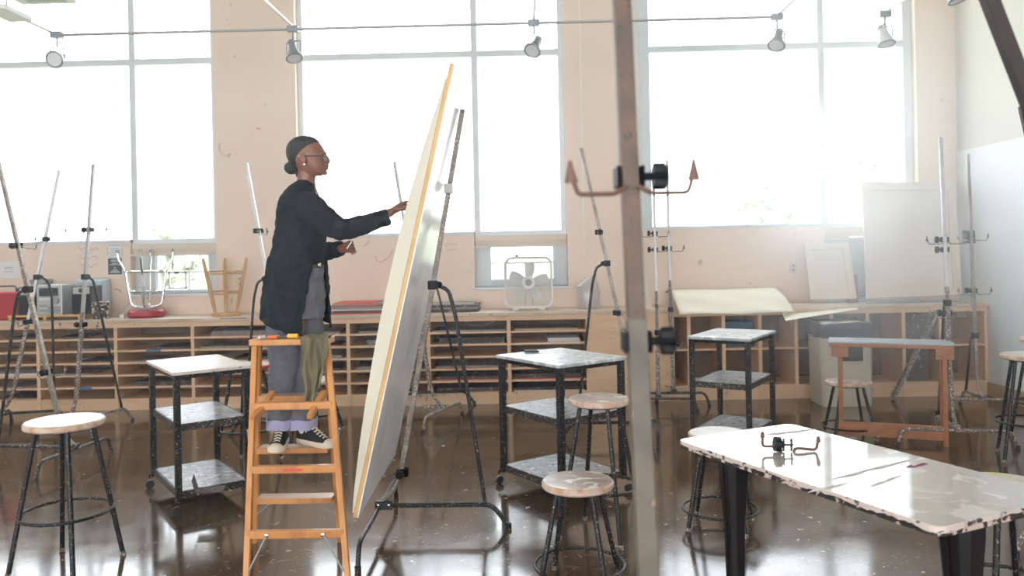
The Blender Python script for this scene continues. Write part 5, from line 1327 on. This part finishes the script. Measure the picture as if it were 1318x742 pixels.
# ================================================================== notices, outlets, scribbles on the window wall
def wallpt(px, py): return P(px, py, WY - .004)
def notice(pxa, pya, pxb, pyb, m_, nm, lab, cat='notice'):
    a_, b_ = wallpt(pxa, pya), wallpt(pxb, pyb)
    t = thing(nm, lab, cat, ((a_.x + b_.x) / 2, WY, b_.z))
    MB().span((a_.x, WY - .004, b_.z), (b_.x, WY - .0005, a_.z)).build('sheet', m_, t, smooth=0)
    return t, a_, b_
def lines(t, a_, b_, rows, m_, x0=.12, x1=.88, th=.0045, seed=1):
    rn = random.Random(seed); mb = MB(); w_ = b_.x - a_.x; h_ = a_.z - b_.z
    for r_ in rows:
        l_ = rn.uniform(.55, 1); xx0 = a_.x + w_ * (x0 + (x1 - x0) * (1 - l_) / 2); xx1 = a_.x + w_ * (x1 - (x1 - x0) * (1 - l_) / 2); x_ = xx0
        while x_ < xx1:
            e = min(x_ + rn.uniform(.012, .035), xx1); zc__ = a_.z - h_ * r_; mb.span((x_, WY - .0055, zc__ - th / 2), (e, WY - .0042, zc__ + th / 2)); x_ = e + .006
    mb.build('printed_lines', m_, t, smooth=0)
t, a_, b_ = notice(138, 314, 158, 332, PAPER, 'notice_sheet', 'pale notice sheet above the dark sign'); lines(t, a_, b_, (.35, .5, .65, .8), INK, seed=3)
mb = MB(); 
for u in ((.08, .12, .92, .12), (.08, .95, .92, .95), (.03, .2, .03, .85), (.97, .2, .97, .85)):
    w_, h_ = b_.x - a_.x, a_.z - b_.z; mb.tube([(a_.x + w_ * u[0], WY - .006, a_.z - h_ * u[1]), (a_.x + w_ * u[2], WY - .006, a_.z - h_ * u[3])], .003, 4)
mb.build('border', GREYP, t, smooth=0)
t, a_, b_ = notice(137.5, 332.5, 158.5, 354.5, PAPER, 'notice_sheet', 'charcoal sign with white printed lines on the wall')
MB().span((a_.x + .012, WY - .0052, b_.z + .01), (b_.x - .012, WY - .004, a_.z - .005)).build('dark_panel', SIGND, t, smooth=0)
a2_, b2_ = a_ + Vector((0, -.0015, 0)), b_; 
mb = MB(); rn = random.Random(9)
for r_ in (.12, .2, .33, .41, .6, .74, .82, .9):
    w_ = b_.x - a_.x; l_ = rn.uniform(.3, .7) if r_ != .6 else .15; zc__ = a_.z - (a_.z - b_.z) * (r_ * .9 + .02); mb.span((a_.x + w_ * (.5 - l_ / 2), WY - .0065, zc__ - .0028), (a_.x + w_ * (.5 + l_ / 2), WY - .0053, zc__ + .0028))
mb.build('printed_lines', PAPER, t, smooth=0)
t, a_, b_ = notice(-2, 337, 25, 358, PAPER, 'notice_sheet', 'white sheet of paper taped up above the red can'); lines(t, a_, b_, (.35, .45, .62), INK, .25, .75, seed=5)
for px, py, lab in ((309, 362, 'wall outlet behind the upturned wooden stool'), (1021, 345, 'wall outlet above the curling cream paper')):
    a_ = wallpt(px, py); t = thing('wall_outlet', 'beige ' + lab, 'outlet', (a_.x, WY, a_.z))
    MB().box((a_.x, WY - .005, a_.z), (.075, .008, .115)).build('plate', VALANCE, t, smooth=0, bevel=.002)
    for dz in (-.024, .024): MB().box((a_.x, WY - .0105, a_.z + dz), (.012, .003, .02)).build('socket', INK, t, smooth=0)
def scribble(pts, m_, r_, lab):
    o = MB().tube([P(x_, y_, WY - .002) for x_, y_ in pts], r_, 5, flat=.3).build('wall_scribble', m_, None); tag(o, lab, 'scribble', 'marks on the window wall')
rn = random.Random(4)
def word(x0, y0, n_, w_, h_):
    return [(x0 + w_ * i / n_ + rn.uniform(-.6, .6), y0 + rn.uniform(-h_, h_)) for i in range(n_ + 1)]
scribble(word(100, 321, 16, 26, 2.4), INKR, .0035, 'faint scribbled word on the wall above the stereo')
scribble(word(103, 332, 14, 24, 3.2), INKR, .0035, 'faint red scribble above the pale blue monitor')
scribble(word(103, 342, 16, 24, 3.0), INKR, .0035, 'second faint red scribble just below the first')
scribble([(148, 373), (151, 372.5), (154, 374), (156, 377)], INK, .004, 'dark green streak on the wall beside the chrome stool')
scribble([(483, 330), (485, 336), (490, 338), (497, 334), (502, 329), (505, 322)], INKR, .004, 'curved grey pencil loop on the wall by the lowered hand')
scribble(word(509, 315, 10, 9, 1.0), INK, .003, 'tiny written word on the wall beside the huge canvas')
scribble(word(572, 315, 12, 16, 2.5), INKR, .003, 'scratchy writing under the sill beside the easel mast')
scribble(word(576, 321, 10, 12, 2.0), INKR, .003, 'lower line of scratchy writing beside the easel mast')
scribble([(598, 346), (601, 340), (605, 337), (603, 343), (607, 345)], PAPER, .006, 'white chipped patch on the wall left of the small window')
scribble([(340, 133), (342, 136), (343, 134)], INKR, .004, 'small scuff high on the pier behind the painter')

# ================================================================== track lighting
TY = 7.15; p0, p1 = P(68, 47, TY), P(1003, 20, TY); TZ_ = (p0.z + p1.z) / 2
def zrow(px): return p0.z + (p1.z - p0.z) * (P(px, 30, TY).x - p0.x) / (p1.x - p0.x)
tr = MB().tube([(p0.x - .02, TY, TZ_), (p1.x + .02, TY, TZ_)], .013, 10).build('lighting_rail', CONDUIT, None)
tag(tr, 'long thin conduit rail crossing in front of all windows', 'rail')
def spot(px, aim, mt, lab, x=None, y=TY, z=None, scale=1.0, shade=LAMPG):
    x_ = P(px, 30, y).x if x is None else x; z_ = TZ_ if z is None else z; c = Vector((x_, y, z_))
    t = thing('track_spotlight', lab, 'spotlight', tuple(c), 'track spotlights')
    MB().box(c, (.10, .06, .055)).build('rail_connector', LAMPG, t, smooth=0, bevel=.006)
    MB().tube([c, c + Vector((0, 0, -.10))], .009, 8).build('stem', LAMPG, t)
    j = c + Vector((0, 0, -.21)); a = Vector(aim).normalized(); sd_ = Vector((1, 0, 0)); sd_ = (sd_ - a * sd_.dot(a)).normalized() if abs(a.x) < .95 else Vector((0, 1, 0))
    MB().tube(fillet([j + sd_ * .062, j + sd_ * .062 + Vector((0, 0, .10)), j - sd_ * .062 + Vector((0, 0, .10)), j - sd_ * .062], .02), .006, 8).build('yoke', LAMPG, t)
    hd = MB(); hd.tube([j - a * .13, j - a * .125, j - a * .05, j + a * .0, j + a * .05, j + a * .055], [.022, .032, .036, .052, .072, .072], 22)
    ho_ = hd.build('lamp_head', mt, t)
    MB().ring(j + a * .055, .070, .008, 28, normal=a).build('rim', LAMPG, ho_)
    MB().tube([j + a * .052, j + a * .058], .060, 24).build('lens', LENS, ho_)
spot(73, (.05, -1, -.35), LAMPG, 'round spotlight facing the room, on the rail at the far left')
spot(377, (.25, -.35, -1), LAMPG, 'dark spotlight hanging down beside the first pier')
spot(687, (-.35, -.6, -.75), LAMPG, 'spotlight turned left and down before the second window')
spot(1000, (-.35, -.5, -.9), LAMPG, 'pale spotlight tipped left at the end of the rail')
spot(1139, (.1, -.25, -1), LAMPW, 'spotlight hanging straight down near the third window frame')
for px, q, lab in ((68, (0, 13), 'first'), (377, (335, -3), 'second'), (687, (690, -10), 'third'), (1002, (1030, -4), 'fourth'), (1141, (1175, -2), 'fifth')):
    a_ = Vector((P(px, 30, TY).x, TY, TZ_ + .02)); b_ = Vector((a_.x + .0, 1.2, TZ_ + .02))
    o = MB().tube([a_, b_], .012, 10).build('cross_rail', CONDUIT, None); tag(o, 'conduit running back into the room from the %s spotlight counted from the left' % lab, 'rail', 'conduits running back from the spotlights')
    for yy in (6.9, 4.2, 1.5):
        if yy < 5:
            MB().tube([(a_.x, yy, TZ_ + .02), (a_.x, yy, ZC)], .005, 6).build('hanger', CONDUIT, o)
spot(0, (.3, -.2, -1), LAMPG, 'dark spotlight just showing at the top right corner', x=P(1230, -50, 5.6).x, y=5.6, z=P(1230, -50, 5.6).z)
o = MB().tube([(P(1230, -50, 5.6).x, 5.6, P(1230, -50, 5.6).z), (P(1230, -50, 5.6).x, 5.6, ZC)], .01, 8).build('drop_rod', CONDUIT, bpy.data.objects['track_spotlight.005'])
# flat ceiling light panel at the top left
c = P(64, 5.5, 5.9); t = thing('hanging_light_panel', 'flat ceiling light panel just showing at the top left', 'light', tuple(c))
MB().span((c.x - .20, 4.45, c.z), (c.x + .20, 5.9, c.z + .05)).build('housing', LAMPW, t, smooth=0, bevel=.006)
MB().span((c.x - .12, 4.5, c.z - .004), (c.x + .15, 5.85, c.z)).build('diffuser', GREYP, t, smooth=0)
for x_ in (-.1, .1): MB().tube([(c.x + x_, 5.2, c.z + .05), (c.x + x_, 5.2, ZC)], .006, 6).build('hanger', CONDUIT, t)

c = P(9, 17, 5.4); o = MB().box(c, (.16, .30, .035), Matrix.Rotation(R(0), 3, 'Z')).build('track_adapter', LAMPW, None, bevel=.005)
MB().tube([c, Vector((c.x, c.y, ZC))], .006, 6).build('hanger', CONDUIT, o)
tag(o, 'white box-like ceiling track piece at the very top left', 'track piece')

# ------------------------------------------------------------------ haze volumes; the thin one stands in for veiling glare from the windows
hz = bpy.data.materials.new('glare_haze'); hz.use_nodes = True
n, l = hz.node_tree.nodes, hz.node_tree.links; n.remove(n['Principled BSDF'])
v = n.new('ShaderNodeVolumeScatter'); v.inputs['Density'].default_value = .0045; v.inputs['Anisotropy'].default_value = .78
v.inputs['Color'].default_value = (.93, .96, 1, 1)
l.new(v.outputs[0], n['Material Output'].inputs['Volume'])
o = MB().prism([(YB + .01, .004), (CY - .06, .004), (CY - .06, CT + .02), (WY - .035, CT + .02), (WY - .035, ZC - .01), (YB + .01, ZC - .01)], 0, XL + .01, XR - .014).build('haze', hz, None, smooth=0)
tag(o, 'thin pale haze added to the studio air to imitate window glare', 'haze', kind='stuff')
# denser drifting smoke-like haze in the corner by the third window
hz = bpy.data.materials.new('corner_haze'); hz.use_nodes = True
n, l = hz.node_tree.nodes, hz.node_tree.links; n.remove(n['Principled BSDF'])
v = n.new('ShaderNodeVolumeScatter'); v.inputs['Anisotropy'].default_value = .6; v.inputs['Color'].default_value = (.94, .97, 1, 1)
tcn = n.new('ShaderNodeTexCoord'); mp = n.new('ShaderNodeMapping'); mp.inputs['Location'].default_value = (-1, -1, -1); mp.inputs['Scale'].default_value = (2, 2, 2)
gr = n.new('ShaderNodeTexGradient'); gr.gradient_type = 'SPHERICAL'
nzn = n.new('ShaderNodeTexNoise'); nzn.inputs['Scale'].default_value = .9; nzn.inputs['Detail'].default_value = 3; nzn.inputs['Distortion'].default_value = .8
mr_ = n.new('ShaderNodeMapRange'); mr_.inputs[1].default_value = .35; mr_.inputs[2].default_value = .7
m1 = n.new('ShaderNodeMath'); m1.operation = 'MULTIPLY'; m2 = n.new('ShaderNodeMath'); m2.operation = 'MULTIPLY'; m2.inputs[1].default_value = .85
l.new(tcn.outputs['Generated'], mp.inputs['Vector']); l.new(mp.outputs[0], gr.inputs[0]); l.new(tcn.outputs['Object'], nzn.inputs['Vector']); l.new(nzn.outputs[0], mr_.inputs[0])
l.new(gr.outputs[1], m1.inputs[0]); l.new(mr_.outputs[0], m1.inputs[1]); l.new(m1.outputs[0], m2.inputs[0]); l.new(m2.outputs[0], v.inputs['Density'])
l.new(v.outputs[0], n['Material Output'].inputs['Volume'])
o = MB().span((1.2, 5.2, .02), (XR - .02, CY - .07, 4.2)).build('corner_haze', hz, None, smooth=0)
tag(o, 'denser drifting haze in the corner by the third window', 'haze', kind='stuff')
